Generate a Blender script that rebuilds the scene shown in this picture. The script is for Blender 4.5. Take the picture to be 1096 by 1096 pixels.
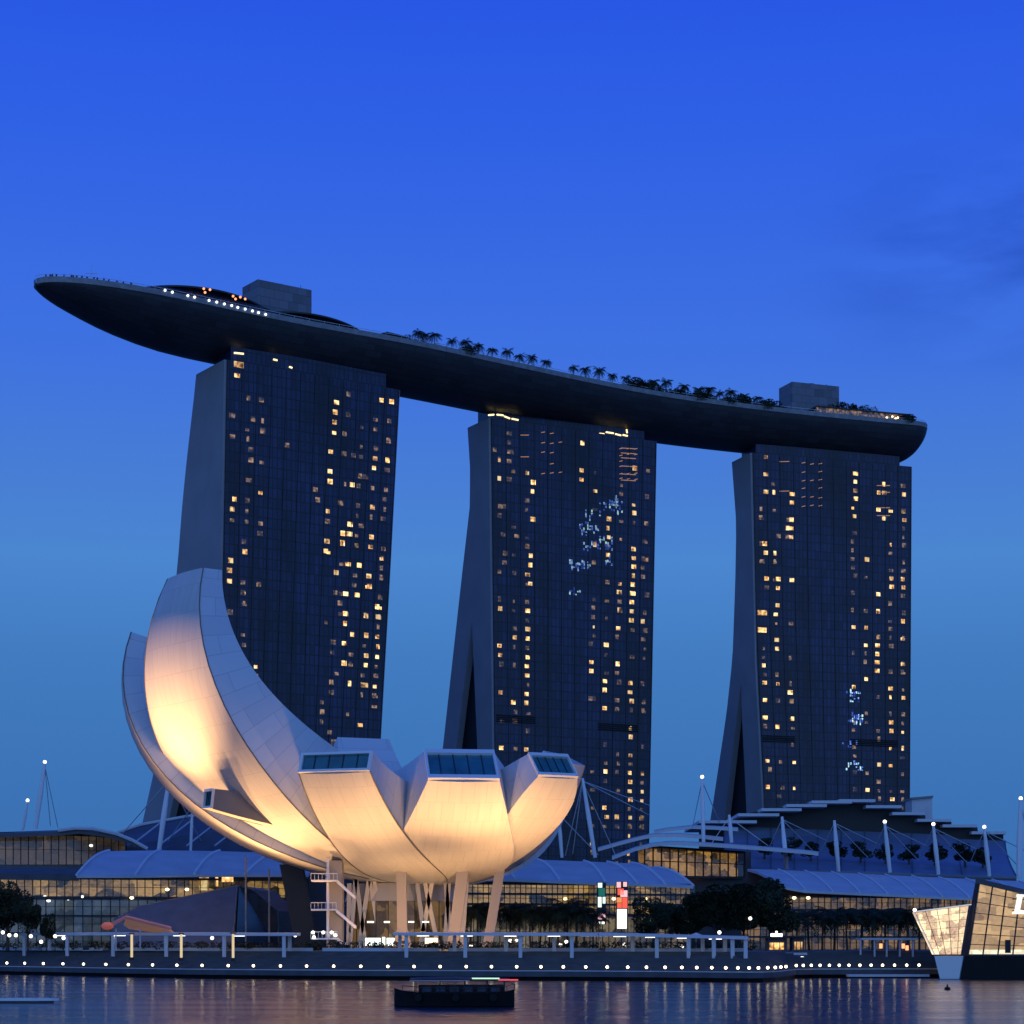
import bpy, math, random
from mathutils import Vector, Matrix
random.seed(7)
R = math.radians
C = bpy.context.scene.collection
for o in list(bpy.data.objects): bpy.data.objects.remove(o)

# ------------------------------------------------------------------ camera
FPX, CX, HY, ZC = 2200.0, 548.0, 1011.0, 5.0     # focal length and horizon of the photograph in its own pixels
sc = bpy.context.scene
cam_d = bpy.data.cameras.new('camera'); cam = bpy.data.objects.new('camera', cam_d); C.objects.link(cam)
cam.location = (0, 0, ZC); cam.rotation_euler = (R(90), 0, 0)
cam_d.sensor_width = 36; cam_d.lens = 36 * FPX / 1096; cam_d.shift_y = (HY - 548) / 1096
cam_d.clip_start = 1; cam_d.clip_end = 20000
sc.camera = cam
sc.cycles.use_denoising = True
sc.cycles.max_bounces = 6; sc.cycles.transparent_max_bounces = 12
sc.cycles.sample_clamp_indirect = 4
sc.view_settings.view_transform = 'Standard'; sc.view_settings.look = 'None'
sc.view_settings.exposure = 0; sc.view_settings.gamma = 1

def lin(c): return c / 12.92 if c <= .04045 else ((c + .055) / 1.055) ** 2.4
def srgb(r, g, b): return (lin(r / 255), lin(g / 255), lin(b / 255), 1)

# ------------------------------------------------------------------ dusk sky (world)
W = bpy.data.worlds.new('World'); sc.world = W; W.use_nodes = True
nt = W.node_tree; nt.nodes.clear()
N = lambda t: nt.nodes.new(t)
out = N('ShaderNodeOutputWorld'); bg = N('ShaderNodeBackground'); nt.links.new(bg.outputs[0], out.inputs[0])
tc = N('ShaderNodeTexCoord'); sep = N('ShaderNodeSeparateXYZ'); nt.links.new(tc.outputs['Generated'], sep.inputs[0])
ramp = N('ShaderNodeValToRGB'); nt.links.new(sep.outputs['Z'], ramp.inputs[0])
stops = [(0, (58, 108, 168)), (.073, (60, 115, 182)), (.135, (66, 123, 191)), (.183, (75, 134, 208)), (.226, (71, 124, 214)),
         (.272, (63, 114, 224)), (.327, (54, 104, 227)), (.365, (47, 97, 229)), (.418, (40, 88, 228)), (.7, (28, 64, 180)), (1, (22, 52, 150))]
el = ramp.color_ramp.elements
while len(el) < len(stops): el.new(.5)
for e, (p, c) in zip(el, stops): e.position = p; e.color = srgb(*c)
# afterglow of the set sun behind the photographer
west = N('ShaderNodeMapRange'); west.inputs['From Min'].default_value = .15; west.inputs['From Max'].default_value = -1
west.interpolation_type = 'SMOOTHSTEP'
nt.links.new(sep.outputs['Y'], west.inputs['Value'])
glow = N('ShaderNodeMix'); glow.data_type = 'RGBA'
nt.links.new(west.outputs[0], glow.inputs['Factor']); nt.links.new(ramp.outputs[0], glow.inputs['A'])
gl = N('ShaderNodeValToRGB'); nt.links.new(sep.outputs['Z'], gl.inputs[0])
ge = gl.color_ramp.elements
ge[0].position = 0; ge[0].color = (.30, .60, 1.22, 1); ge[1].position = .8; ge[1].color = (.09, .26, .80, 1)
nt.links.new(gl.outputs[0], glow.inputs['B'])
# thin dark cloud wisps low on the right
mp = N('ShaderNodeMapping'); mp.inputs['Scale'].default_value = (14, 14, 46); nt.links.new(tc.outputs['Generated'], mp.inputs[0])
nz = N('ShaderNodeTexNoise'); nz.inputs['Scale'].default_value = 1; nz.inputs['Detail'].default_value = 6; nt.links.new(mp.outputs[0], nz.inputs['Vector'])
cr = N('ShaderNodeMapRange'); cr.inputs['From Min'].default_value = .42; cr.inputs['From Max'].default_value = .7; nt.links.new(nz.outputs[0], cr.inputs[0])
mx = N('ShaderNodeMapRange'); mx.inputs['From Min'].default_value = .12; mx.inputs['From Max'].default_value = .25; nt.links.new(sep.outputs['X'], mx.inputs[0])
mz1 = N('ShaderNodeMapRange'); mz1.inputs['From Min'].default_value = .255; mz1.inputs['From Max'].default_value = .31; nt.links.new(sep.outputs['Z'], mz1.inputs[0])
mz2 = N('ShaderNodeMapRange'); mz2.inputs['From Min'].default_value = .37; mz2.inputs['From Max'].default_value = .325; nt.links.new(sep.outputs['Z'], mz2.inputs[0])
def mul(a, b):
    m = N('ShaderNodeMath'); m.operation = 'MULTIPLY'; nt.links.new(a, m.inputs[0])
    if isinstance(b, float): m.inputs[1].default_value = b
    else: nt.links.new(b, m.inputs[1])
    return m.outputs[0]
cm = mul(mul(mul(mul(cr.outputs[0], mx.outputs[0]), mz1.outputs[0]), mz2.outputs[0]), .9)
cl = N('ShaderNodeMix'); cl.data_type = 'RGBA'; nt.links.new(cm, cl.inputs['Factor'])
nt.links.new(glow.outputs['Result'], cl.inputs['A']); cl.inputs['B'].default_value = srgb(30, 72, 180)
nt.links.new(cl.outputs['Result'], bg.inputs[0]); bg.inputs[1].default_value = 1.0

# ------------------------------------------------------------------ helpers
def at(x, y, D): return Vector(((x - CX) / FPX * D, D, ZC + (HY - y) / FPX * D))
def az(x, D, Z): return Vector(((x - CX) / FPX * D, D, Z))

class MB:
    def __init__(s): s.v = []; s.f = []; s.m = []; s.uv = {}
    def add(s, vs, fs, mi=0):
        b = len(s.v); s.v += [tuple(p) for p in vs]
        for f in fs: s.f.append([i + b for i in f]); s.m.append(mi)
        return s
    def quad(s, a, b, c, d, mi=0): return s.add([a, b, c, d], [(0, 1, 2, 3)], mi)
    def box(s, x0, x1, y0, y1, z0, z1, mi=0):
        return s.add([(x0, y0, z0), (x1, y0, z0), (x1, y1, z0), (x0, y1, z0), (x0, y0, z1), (x1, y0, z1), (x1, y1, z1), (x0, y1, z1)],
                     [(0, 3, 2, 1), (4, 5, 6, 7), (0, 1, 5, 4), (1, 2, 6, 5), (2, 3, 7, 6), (3, 0, 4, 7)], mi)
    def prism(s, bot, top, mi=0):
        n = len(bot)
        fs = [tuple(reversed(range(n))), tuple(range(n, 2 * n))] + [(i, (i + 1) % n, n + (i + 1) % n, n + i) for i in range(n)]
        return s.add(list(bot) + list(top), fs, mi)
    def bar(s, p0, p1, wx, wy, mi=0):        # upright bar between two points, rectangular section
        q = [(-wx, -wy), (wx, -wy), (wx, wy), (-wx, wy)]
        return s.prism([(p0[0] + a, p0[1] + b, p0[2]) for a, b in q], [(p1[0] + a, p1[1] + b, p1[2]) for a, b in q], mi)
    def tube(s, p0, p1, r0, r1=None, n=8, mi=0):
        p0 = Vector(p0); p1 = Vector(p1); r1 = r0 if r1 is None else r1
        d = (p1 - p0).normalized(); u = d.orthogonal().normalized(); w = d.cross(u)
        ring = lambda p, r: [p + (u * math.cos(2 * math.pi * i / n) + w * math.sin(2 * math.pi * i / n)) * r for i in range(n)]
        return s.prism(ring(p0, r0), ring(p1, r1), mi)
    def path(s, pts, r, n=6, mi=0):
        for a, b in zip(pts, pts[1:]): s.tube(a, b, r, r, n, mi)
        return s
    def ball(s, c, r, n=10, mi=0, sz=1):
        vs = []; fs = []; k = n // 2
        for i in range(k + 1):
            a = math.pi * i / k
            for j in range(n):
                b = 2 * math.pi * j / n
                vs.append((c[0] + r * math.sin(a) * math.cos(b), c[1] + r * math.sin(a) * math.sin(b), c[2] + r * sz * math.cos(a)))
        for i in range(k):
            for j in range(n): fs.append((i * n + j, (i + 1) * n + j, (i + 1) * n + (j + 1) % n, i * n + (j + 1) % n))
        return s.add(vs, fs, mi)
    def grid(s, rows, mi=0):
        n = len(rows[0]); vs = [p for r in rows for p in r]
        return s.add(vs, [(i * n + j, i * n + j + 1, (i + 1) * n + j + 1, (i + 1) * n + j) for i in range(len(rows) - 1) for j in range(n - 1)], mi)
    def slab(s, rows, t, mi=0):              # sheet of points thickened downwards
        low = [[Vector(p) - Vector((0, 0, t)) for p in r] for r in rows]
        s.grid(rows, mi); s.grid([list(reversed(r)) for r in low], mi)
        s.grid([rows[0], low[0]], mi); s.grid([rows[-1], low[-1]], mi)
        s.grid([[r[0] for r in rows], [r[0] for r in low]], mi); s.grid([[r[-1] for r in rows], [r[-1] for r in low]], mi)
        return s

def root_loc(o):
    while o.parent: o = o.parent
    return o.location
def build(name, mb, mats, parent=None, smooth=False, origin=None, local=False, recalc=True):
    me = bpy.data.meshes.new(name)
    off = Vector((0, 0, 0)) if local else (root_loc(parent) if parent else Vector(origin or (0, 0, 0)))
    me.from_pydata([Vector(p) - off for p in mb.v], [], mb.f)
    if not isinstance(mats, (list, tuple)): mats = [mats]
    for m in mats: me.materials.append(m)
    if len(mats) > 1: me.polygons.foreach_set('material_index', mb.m)
    if smooth: me.polygons.foreach_set('use_smooth', [True] * len(mb.f))
    if recalc:
        import bmesh
        b = bmesh.new(); b.from_mesh(me); bmesh.ops.remove_doubles(b, verts=b.verts, dist=.0005); bmesh.ops.recalc_face_normals(b, faces=b.faces); b.to_mesh(me); b.free()
    me.update()
    o = bpy.data.objects.new(name, me); C.objects.link(o)
    if parent: o.parent = parent
    elif origin is not None: o.location = origin
    return o
def tag(o, label=None, cat=None, group=None, kind=None):
    if label: o['label'] = label
    if cat: o['category'] = cat
    if group: o['group'] = group
    if kind: o['kind'] = kind
    return o
def thing(name, label, cat, loc, rz=0, group=None):
    o = bpy.data.objects.new(name, None); C.objects.link(o); o.location = loc; o.rotation_euler = (0, 0, rz); o.empty_display_size = 1
    return tag(o, label, cat, group)
def dup(root, loc, rz=None, scale=None, label=None, group=None):
    r = root.copy(); C.objects.link(r); r.location = loc
    if rz is not None: r.rotation_euler = (0, 0, rz)
    if scale is not None: r.scale = scale if isinstance(scale, tuple) else (scale,) * 3
    if label: r['label'] = label
    if group: r['group'] = group
    for ch in list(root.children):
        c = ch.copy(); C.objects.link(c); c.parent = r
        for g in list(ch.children):
            d = g.copy(); C.objects.link(d); d.parent = c
    return r

# ------------------------------------------------------------------ materials
def mat(name, col, rough=.6, metal=0., spec=.5, noise=0., nscale=1., emit=None, es=0., bump=0.):
    m = bpy.data.materials.new(name); m.use_nodes = True; t = m.node_tree; b = t.nodes['Principled BSDF']
    col = tuple(col) + (1,) if len(col) == 3 else col
    b.inputs['Base Color'].default_value = col; b.inputs['Roughness'].default_value = rough; b.inputs['Metallic'].default_value = metal
    b.inputs['Specular IOR Level'].default_value = spec
    if noise or bump:
        c = t.nodes.new('ShaderNodeTexCoord'); n = t.nodes.new('ShaderNodeTexNoise'); n.inputs['Scale'].default_value = nscale; n.inputs['Detail'].default_value = 5
        t.links.new(c.outputs['Object'], n.inputs['Vector'])
        if noise:
            r = t.nodes.new('ShaderNodeValToRGB'); t.links.new(n.outputs[0], r.inputs[0])
            r.color_ramp.elements[0].position = .3; r.color_ramp.elements[1].position = .7
            r.color_ramp.elements[0].color = tuple(x * (1 - noise) for x in col[:3]) + (1,); r.color_ramp.elements[1].color = tuple(min(1, x * (1 + noise)) for x in col[:3]) + (1,)
            t.links.new(r.outputs[0], b.inputs['Base Color'])
        if bump:
            bn = t.nodes.new('ShaderNodeBump'); bn.inputs['Strength'].default_value = bump; t.links.new(n.outputs[0], bn.inputs['Height']); t.links.new(bn.outputs[0], b.inputs['Normal'])
    if emit:
        b.inputs['Emission Color'].default_value = tuple(emit) + (1,); b.inputs['Emission Strength'].default_value = es
    return m
def lamp_mat(name, col, s, sample=False):
    m = mat(name, (.05, .05, .05), emit=col, es=s)
    if not sample: m.cycles.emission_sampling = 'NONE'
    return m
def lit_mat(name, dark, bright, cell, strength, lo=.35, hi=.75):
    """lit interior seen through a glass front: brighter and darker rooms, bays and shelves"""
    m = mat(name, (.06, .05, .04), rough=.3); t = m.node_tree; b = t.nodes['Principled BSDF']; m.cycles.emission_sampling = 'NONE'
    c = t.nodes.new('ShaderNodeTexCoord'); mp = t.nodes.new('ShaderNodeMapping'); mp.inputs['Scale'].default_value = cell
    t.links.new(c.outputs['Object'], mp.inputs[0])
    v = t.nodes.new('ShaderNodeTexVoronoi'); v.distance = 'CHEBYCHEV'; v.inputs['Scale'].default_value = 1; t.links.new(mp.outputs[0], v.inputs['Vector'])
    n = t.nodes.new('ShaderNodeTexNoise'); n.inputs['Scale'].default_value = 4.5; n.inputs['Detail'].default_value = 8; n.inputs['Roughness'].default_value = .7; t.links.new(mp.outputs[0], n.inputs['Vector'])
    s = t.nodes.new('ShaderNodeSeparateColor'); t.links.new(v.outputs['Color'], s.inputs[0])
    a = t.nodes.new('ShaderNodeMath'); a.operation = 'MULTIPLY_ADD'; a.inputs[1].default_value = .45; t.links.new(s.outputs[0], a.inputs[0])
    k = t.nodes.new('ShaderNodeMath'); k.operation = 'MULTIPLY'; k.inputs[1].default_value = .62; t.links.new(n.outputs[0], k.inputs[0]); t.links.new(k.outputs[0], a.inputs[2])
    r = t.nodes.new('ShaderNodeValToRGB'); t.links.new(a.outputs[0], r.inputs[0])
    r.color_ramp.elements[0].position = lo; r.color_ramp.elements[0].color = tuple(dark) + (1,)
    r.color_ramp.elements[1].position = hi; r.color_ramp.elements[1].color = tuple(bright) + (1,)
    t.links.new(r.outputs[0], b.inputs['Emission Color']); b.inputs['Emission Strength'].default_value = strength
    return m

def room_mat(name, c0, c1, c2, strength):
    """a lit room behind its pane: a lamp glow in one part of it, curtains and darker wall in the rest"""
    m = mat(name, (.02, .02, .03), rough=.25); t = m.node_tree; b = t.nodes['Principled BSDF']; m.cycles.emission_sampling = 'NONE'
    c = t.nodes.new('ShaderNodeTexCoord'); n = t.nodes.new('ShaderNodeTexNoise'); n.inputs['Scale'].default_value = .62; n.inputs['Detail'].default_value = 3; n.inputs['Roughness'].default_value = .6
    t.links.new(c.outputs['Object'], n.inputs['Vector']); r = t.nodes.new('ShaderNodeValToRGB'); t.links.new(n.outputs[0], r.inputs[0])
    e = r.color_ramp.elements; e.new(.5)
    for q, (p_, k) in zip(e, ((.34, c0), (.48, c1), (.60, c2))): q.position = p_; q.color = tuple(k) + (1,)
    t.links.new(r.outputs[0], b.inputs['Emission Color']); oi = t.nodes.new('ShaderNodeObjectInfo'); mr = t.nodes.new('ShaderNodeMapRange'); mr.inputs['To Min'].default_value = strength * .45; mr.inputs['To Max'].default_value = strength * 1.25
    t.links.new(oi.outputs['Random'], mr.inputs[0]); t.links.new(mr.outputs[0], b.inputs['Emission Strength']); return m

MT = {}
MT['concrete'] = mat('end_wall_concrete', (.27, .27, .29), .8, noise=.08, nscale=.08, spec=.2)
MT['hull'] = mat('hull_panels', (.034, .035, .04), .6, noise=.25, nscale=.25, spec=.25)
MT['rim'] = mat('rim_metal', (.19, .195, .21), .5, noise=.25, nscale=.5)
MT['dark'] = mat('dark_metal', (.025, .027, .03), .5, spec=.3)
MT['black'] = mat('black_paint', (.008, .008, .01), .6, spec=.2)
MT['liftbox'] = mat('lift_block_panels', (.13, .14, .17), .7, noise=.06, nscale=.1, spec=.2)
MT['white'] = mat('white_paint', (.75, .75, .75), .5)
MT['steel'] = mat('painted_steel', (.55, .56, .58), .45)
MT['roofmetal'] = mat('roof_metal', (.50, .51, .53), .5, noise=.1, nscale=.2)
MT['roofdark'] = mat('roof_dark', (.07, .075, .09), .55, noise=.2, nscale=.2)
MT['slab'] = mat('pale_slab', (.58, .58, .60), .6)
MT['stone'] = mat('grey_stone', (.08, .08, .088), .75, noise=.2, nscale=.5)
MT['granite'] = mat('dark_granite', (.06, .06, .07), .6, noise=.25, nscale=.8)
MT['canopy'] = mat('canopy_steel', (.62, .62, .64), .5)
MT['leaf'] = mat('leaf', (.022, .035, .018), .7, noise=.5, nscale=.6, spec=.2)
MT['palm'] = mat('palm_leaf', (.02, .034, .018), .7, noise=.4, nscale=.8, spec=.2)
MT['bark'] = mat('bark', (.06, .05, .04), .9, noise=.4, nscale=3)
MT['clad'] = mat('museum_white_panels', (.66, .62, .57), .5, noise=.04, nscale=.15, spec=.3)
MT['clad_plain'] = mat('lattice_paint', (.62, .56, .48), .5)
MT['trim'] = mat('joint_trim', (.16, .14, .12), .6)
MT['column'] = mat('pale_column', (.34, .30, .25), .6)
MT['ground'] = mat('paving', (.12, .12, .12), .8, noise=.3, nscale=.2)
MT['cloth'] = mat('dark_clothing', (.03, .03, .035), .9)
MT['redpaint'] = mat('red_fabric', (.5, .09, .06), .7)
MT['lampwhite'] = lamp_mat('warm_globe', (1, .82, .54), 6, True)
MT['deckwhite'] = lamp_mat('deck_lamp_white', (.9, .95, 1), 2.5)
MT['deckorange'] = lamp_mat('deck_lamp_orange', (1, .32, .12), 2.2)
MT['mastlamp'] = lamp_mat('mast_beacon', (1, .9, .8), 3)
MT['shoplight'] = lamp_mat('shop_lamp', (1, .75, .38), 4)
MT['coollight'] = lamp_mat('cool_lamp', (.85, 1, .92), 3)
MT['whitelight'] = lamp_mat('white_light', (1, .95, .85), 3.2)
MT['win2'] = room_mat('room_bright', (.10, .045, .012), (.80, .40, .10), (1, .78, .36), 1.6)
MT['win1'] = room_mat('room_dim', (.02, .017, .02), (.10, .065, .045), (.45, .27, .14), .8)
MT['led'] = room_mat('room_blue', (.01, .02, .20), (.06, .14, .75), (.6, 1, .95), 1.0)  # no rooms: glowing panes that paint in reflected city lights
MT['strip'] = lamp_mat('ceiling_strip', (1, .50, .25), .38)
MT['crownlight'] = lamp_mat('crown_light', (1, .78, .38), 2.0)

# metal side cladding with panel joints (UV: along, across)
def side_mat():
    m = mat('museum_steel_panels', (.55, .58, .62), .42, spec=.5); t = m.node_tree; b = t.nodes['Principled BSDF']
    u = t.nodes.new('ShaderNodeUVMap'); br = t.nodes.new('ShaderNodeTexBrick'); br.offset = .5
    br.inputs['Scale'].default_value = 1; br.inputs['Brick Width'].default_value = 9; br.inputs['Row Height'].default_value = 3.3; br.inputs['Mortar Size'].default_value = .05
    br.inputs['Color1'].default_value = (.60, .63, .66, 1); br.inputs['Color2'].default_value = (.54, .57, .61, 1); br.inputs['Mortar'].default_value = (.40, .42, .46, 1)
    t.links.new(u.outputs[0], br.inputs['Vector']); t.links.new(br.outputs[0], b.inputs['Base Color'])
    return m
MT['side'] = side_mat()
def clad_mat():
    m = mat('museum_white_panels', (.66, .62, .57), .48, spec=.3); t = m.node_tree; b = t.nodes['Principled BSDF']
    u = t.nodes.new('ShaderNodeUVMap'); br = t.nodes.new('ShaderNodeTexBrick'); br.offset = .5
    br.inputs['Scale'].default_value = 1; br.inputs['Brick Width'].default_value = 1.9; br.inputs['Row Height'].default_value = 4.6; br.inputs['Mortar Size'].default_value = .035
    br.inputs['Color1'].default_value = (.68, .64, .59, 1); br.inputs['Color2'].default_value = (.65, .61, .56, 1); br.inputs['Mortar'].default_value = (.52, .49, .45, 1)
    t.links.new(u.outputs[0], br.inputs['Vector'])
    mp = t.nodes.new('ShaderNodeMapping'); mp.inputs['Scale'].default_value = (.9, .06, 1); t.links.new(u.outputs[0], mp.inputs[0])
    n = t.nodes.new('ShaderNodeTexNoise'); n.inputs['Scale'].default_value = 1; n.inputs['Detail'].default_value = 5; t.links.new(mp.outputs[0], n.inputs['Vector'])
    r = t.nodes.new('ShaderNodeMapRange'); r.inputs['From Min'].default_value = .3; r.inputs['From Max'].default_value = .7; r.inputs['To Min'].default_value = .95; r.inputs['To Max'].default_value = 1.03; t.links.new(n.outputs[0], r.inputs[0])
    mx = t.nodes.new('ShaderNodeMix'); mx.data_type = 'RGBA'; mx.blend_type = 'MULTIPLY'; mx.inputs['Factor'].default_value = 1
    t.links.new(br.outputs[0], mx.inputs['A']); t.links.new(r.outputs[0], mx.inputs['B']); t.links.new(mx.outputs['Result'], b.inputs['Base Color'])
    return m
MT['clad'] = clad_mat()
MT['side_dark'] = mat('museum_dark_steel', (.16, .18, .22), .4, spec=.4, noise=.15, nscale=.2)  # side steel again, darkened: shade on the short petal put into the colour
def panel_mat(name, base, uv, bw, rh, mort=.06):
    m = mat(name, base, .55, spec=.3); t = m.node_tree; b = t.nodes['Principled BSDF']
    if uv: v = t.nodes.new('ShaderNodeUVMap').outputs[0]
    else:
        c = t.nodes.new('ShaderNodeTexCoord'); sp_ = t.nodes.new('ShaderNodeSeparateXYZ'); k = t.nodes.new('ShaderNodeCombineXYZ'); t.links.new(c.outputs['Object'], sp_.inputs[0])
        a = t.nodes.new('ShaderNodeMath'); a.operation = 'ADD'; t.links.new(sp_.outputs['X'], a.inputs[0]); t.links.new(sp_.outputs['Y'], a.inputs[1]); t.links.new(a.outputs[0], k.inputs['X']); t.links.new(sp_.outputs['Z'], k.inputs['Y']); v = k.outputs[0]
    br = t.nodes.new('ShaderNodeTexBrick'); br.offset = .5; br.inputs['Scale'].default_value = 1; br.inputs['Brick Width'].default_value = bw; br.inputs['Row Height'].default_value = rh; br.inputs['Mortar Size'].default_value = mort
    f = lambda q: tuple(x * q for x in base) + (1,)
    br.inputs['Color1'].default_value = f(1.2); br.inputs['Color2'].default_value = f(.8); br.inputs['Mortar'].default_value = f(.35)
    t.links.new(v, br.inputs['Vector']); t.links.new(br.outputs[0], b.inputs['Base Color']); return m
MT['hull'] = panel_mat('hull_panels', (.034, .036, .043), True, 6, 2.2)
MT['liftbox'] = panel_mat('lift_block_panels', (.13, .14, .17), False, 5, 3.0)

def facade_mat():
    m = mat('tower_glass', (.012, .018, .045), .22, spec=.35); t = m.node_tree; b = t.nodes['Principled BSDF']
    c = t.nodes.new('ShaderNodeTexCoord'); s = t.nodes.new('ShaderNodeSeparateXYZ'); k = t.nodes.new('ShaderNodeCombineXYZ')
    t.links.new(c.outputs['Object'], s.inputs[0]); t.links.new(s.outputs['X'], k.inputs['X']); t.links.new(s.outputs['Z'], k.inputs['Y'])
    br = t.nodes.new('ShaderNodeTexBrick'); br.offset = 0; br.inputs['Scale'].default_value = 1; br.inputs['Brick Width'].default_value = 1.78; br.inputs['Row Height'].default_value = 3.45
    br.inputs['Mortar Size'].default_value = .2; br.inputs['Color1'].default_value = (.017, .028, .080, 1); br.inputs['Color2'].default_value = (.008, .014, .045, 1); br.inputs['Mortar'].default_value = (.004, .006, .016, 1)
    t.links.new(k.outputs[0], br.inputs['Vector'])
    n = t.nodes.new('ShaderNodeTexNoise'); n.inputs['Scale'].default_value = .035; n.inputs['Detail'].default_value = 4; t.links.new(k.outputs[0], n.inputs['Vector'])
    r = t.nodes.new('ShaderNodeMapRange'); r.inputs['From Min'].default_value = .3; r.inputs['From Max'].default_value = .7; r.inputs['To Min'].default_value = .5; r.inputs['To Max'].default_value = 1.45; t.links.new(n.outputs[0], r.inputs[0])
    mx = t.nodes.new('ShaderNodeMix'); mx.data_type = 'RGBA'; mx.blend_type = 'MULTIPLY'; mx.inputs['Factor'].default_value = 1
    mp = t.nodes.new('ShaderNodeMapping'); mp.inputs['Scale'].default_value = (.30, .012, 1); t.links.new(k.outputs[0], mp.inputs[0])
    n2 = t.nodes.new('ShaderNodeTexNoise'); n2.inputs['Scale'].default_value = 1; n2.inputs['Detail'].default_value = 3; t.links.new(mp.outputs[0], n2.inputs['Vector'])
    ad = t.nodes.new('ShaderNodeMath'); ad.operation = 'MULTIPLY_ADD'; ad.inputs[1].default_value = 2.0; ad.inputs[2].default_value = -1.0; t.links.new(n2.outputs[0], ad.inputs[0])
    sm = t.nodes.new('ShaderNodeMath'); sm.operation = 'ADD'; t.links.new(ad.outputs[0], sm.inputs[0]); t.links.new(r.outputs[0], sm.inputs[1])  # tone noise in the glass colour stands in for reflected skyline
    t.links.new(br.outputs[0], mx.inputs['A']); t.links.new(sm.outputs[0], mx.inputs['B']); t.links.new(mx.outputs['Result'], b.inputs['Base Color'])
    # each pane leans a hair differently, so reflections break up from pane to pane
    bp = t.nodes.new('ShaderNodeBump'); bp.inputs['Strength'].default_value = .15; bp.inputs['Distance'].default_value = .3; t.links.new(br.outputs['Fac'], bp.inputs['Height']); t.links.new(bp.outputs[0], b.inputs['Normal'])
    return m
MT['towerglass'] = facade_mat()

def glass_mat(name, tint, mixf=.3, rough=.08):
    m = bpy.data.materials.new(name); m.use_nodes = True; t = m.node_tree; t.nodes.clear()
    o = t.nodes.new('ShaderNodeOutputMaterial'); mx = t.nodes.new('ShaderNodeMixShader'); mx.inputs[0].default_value = mixf
    tr = t.nodes.new('ShaderNodeBsdfTransparent'); tr.inputs[0].default_value = tuple(tint) + (1,)
    g = t.nodes.new('ShaderNodeBsdfGlossy'); g.inputs['Roughness'].default_value = rough; g.inputs[0].default_value = (.6, .7, .8, 1)
    t.links.new(tr.outputs[0], mx.inputs[1]); t.links.new(g.outputs[0], mx.inputs[2]); t.links.new(mx.outputs[0], o.inputs[0])
    return m
MT['glass'] = glass_mat('shop_glass', (.85, .88, .86), .06)
MT['petalglass'] = mat('teal_window_glass', (.03, .15, .17), .15, spec=.8, noise=.25, nscale=.4)

def water_mat():
    m = mat('water', (.004, .014, .04), .25, spec=.5); t = m.node_tree; b = t.nodes['Principled BSDF']; b.inputs['IOR'].default_value = 1.33
    c = t.nodes.new('ShaderNodeTexCoord'); mp = t.nodes.new('ShaderNodeMapping'); mp.inputs['Scale'].default_value = (.09, .16, 1); t.links.new(c.outputs['Object'], mp.inputs[0])
    n = t.nodes.new('ShaderNodeTexNoise'); n.inputs['Scale'].default_value = 1; n.inputs['Detail'].default_value = 5; n.inputs['Roughness'].default_value = .55; t.links.new(mp.outputs[0], n.inputs['Vector'])
    mp2 = t.nodes.new('ShaderNodeMapping'); mp2.inputs['Scale'].default_value = (.5, 1.3, 1); t.links.new(c.outputs['Object'], mp2.inputs[0])
    n2 = t.nodes.new('ShaderNodeTexNoise'); n2.inputs['Scale'].default_value = 1; n2.inputs['Detail'].default_value = 3; t.links.new(mp2.outputs[0], n2.inputs['Vector'])
    a = t.nodes.new('ShaderNodeMath'); a.operation = 'MULTIPLY_ADD'; a.inputs[1].default_value = .12; t.links.new(n2.outputs[0], a.inputs[0]); t.links.new(n.outputs[0], a.inputs[2])
    bp = t.nodes.new('ShaderNodeBump'); bp.inputs['Strength'].default_value = .35; bp.inputs['Distance'].default_value = .55; t.links.new(a.outputs[0], bp.inputs['Height']); t.links.new(bp.outputs[0], b.inputs['Normal'])
    # calmer patches between choppier ones (long exposure of a rippled bay)
    b2 = t.nodes.new('ShaderNodeBsdfPrincipled'); b2.inputs['Base Color'].default_value = (.004, .014, .04, 1); b2.inputs['Roughness'].default_value = .135; b2.inputs['IOR'].default_value = 1.33; t.links.new(bp.outputs[0], b2.inputs['Normal'])
    b.inputs['Roughness'].default_value = .30
    mp3 = t.nodes.new('ShaderNodeMapping'); mp3.inputs['Scale'].default_value = (.010, .11, 1); t.links.new(c.outputs['Object'], mp3.inputs[0])
    n3 = t.nodes.new('ShaderNodeTexNoise'); n3.inputs['Scale'].default_value = 1; n3.inputs['Detail'].default_value = 4; t.links.new(mp3.outputs[0], n3.inputs['Vector'])
    r3 = t.nodes.new('ShaderNodeMapRange'); r3.inputs['From Min'].default_value = .35; r3.inputs['From Max'].default_value = .65; r3.inputs['To Min'].default_value = .35; r3.inputs['To Max'].default_value = .75; t.links.new(n3.outputs[0], r3.inputs[0])
    ms = t.nodes.new('ShaderNodeMixShader'); t.links.new(r3.outputs[0], ms.inputs[0]); t.links.new(b.outputs[0], ms.inputs[1]); t.links.new(b2.outputs[0], ms.inputs[2])
    t.links.new(ms.outputs[0], t.nodes['Material Output'].inputs[0])
    return m
MT['water'] = water_mat()

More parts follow.
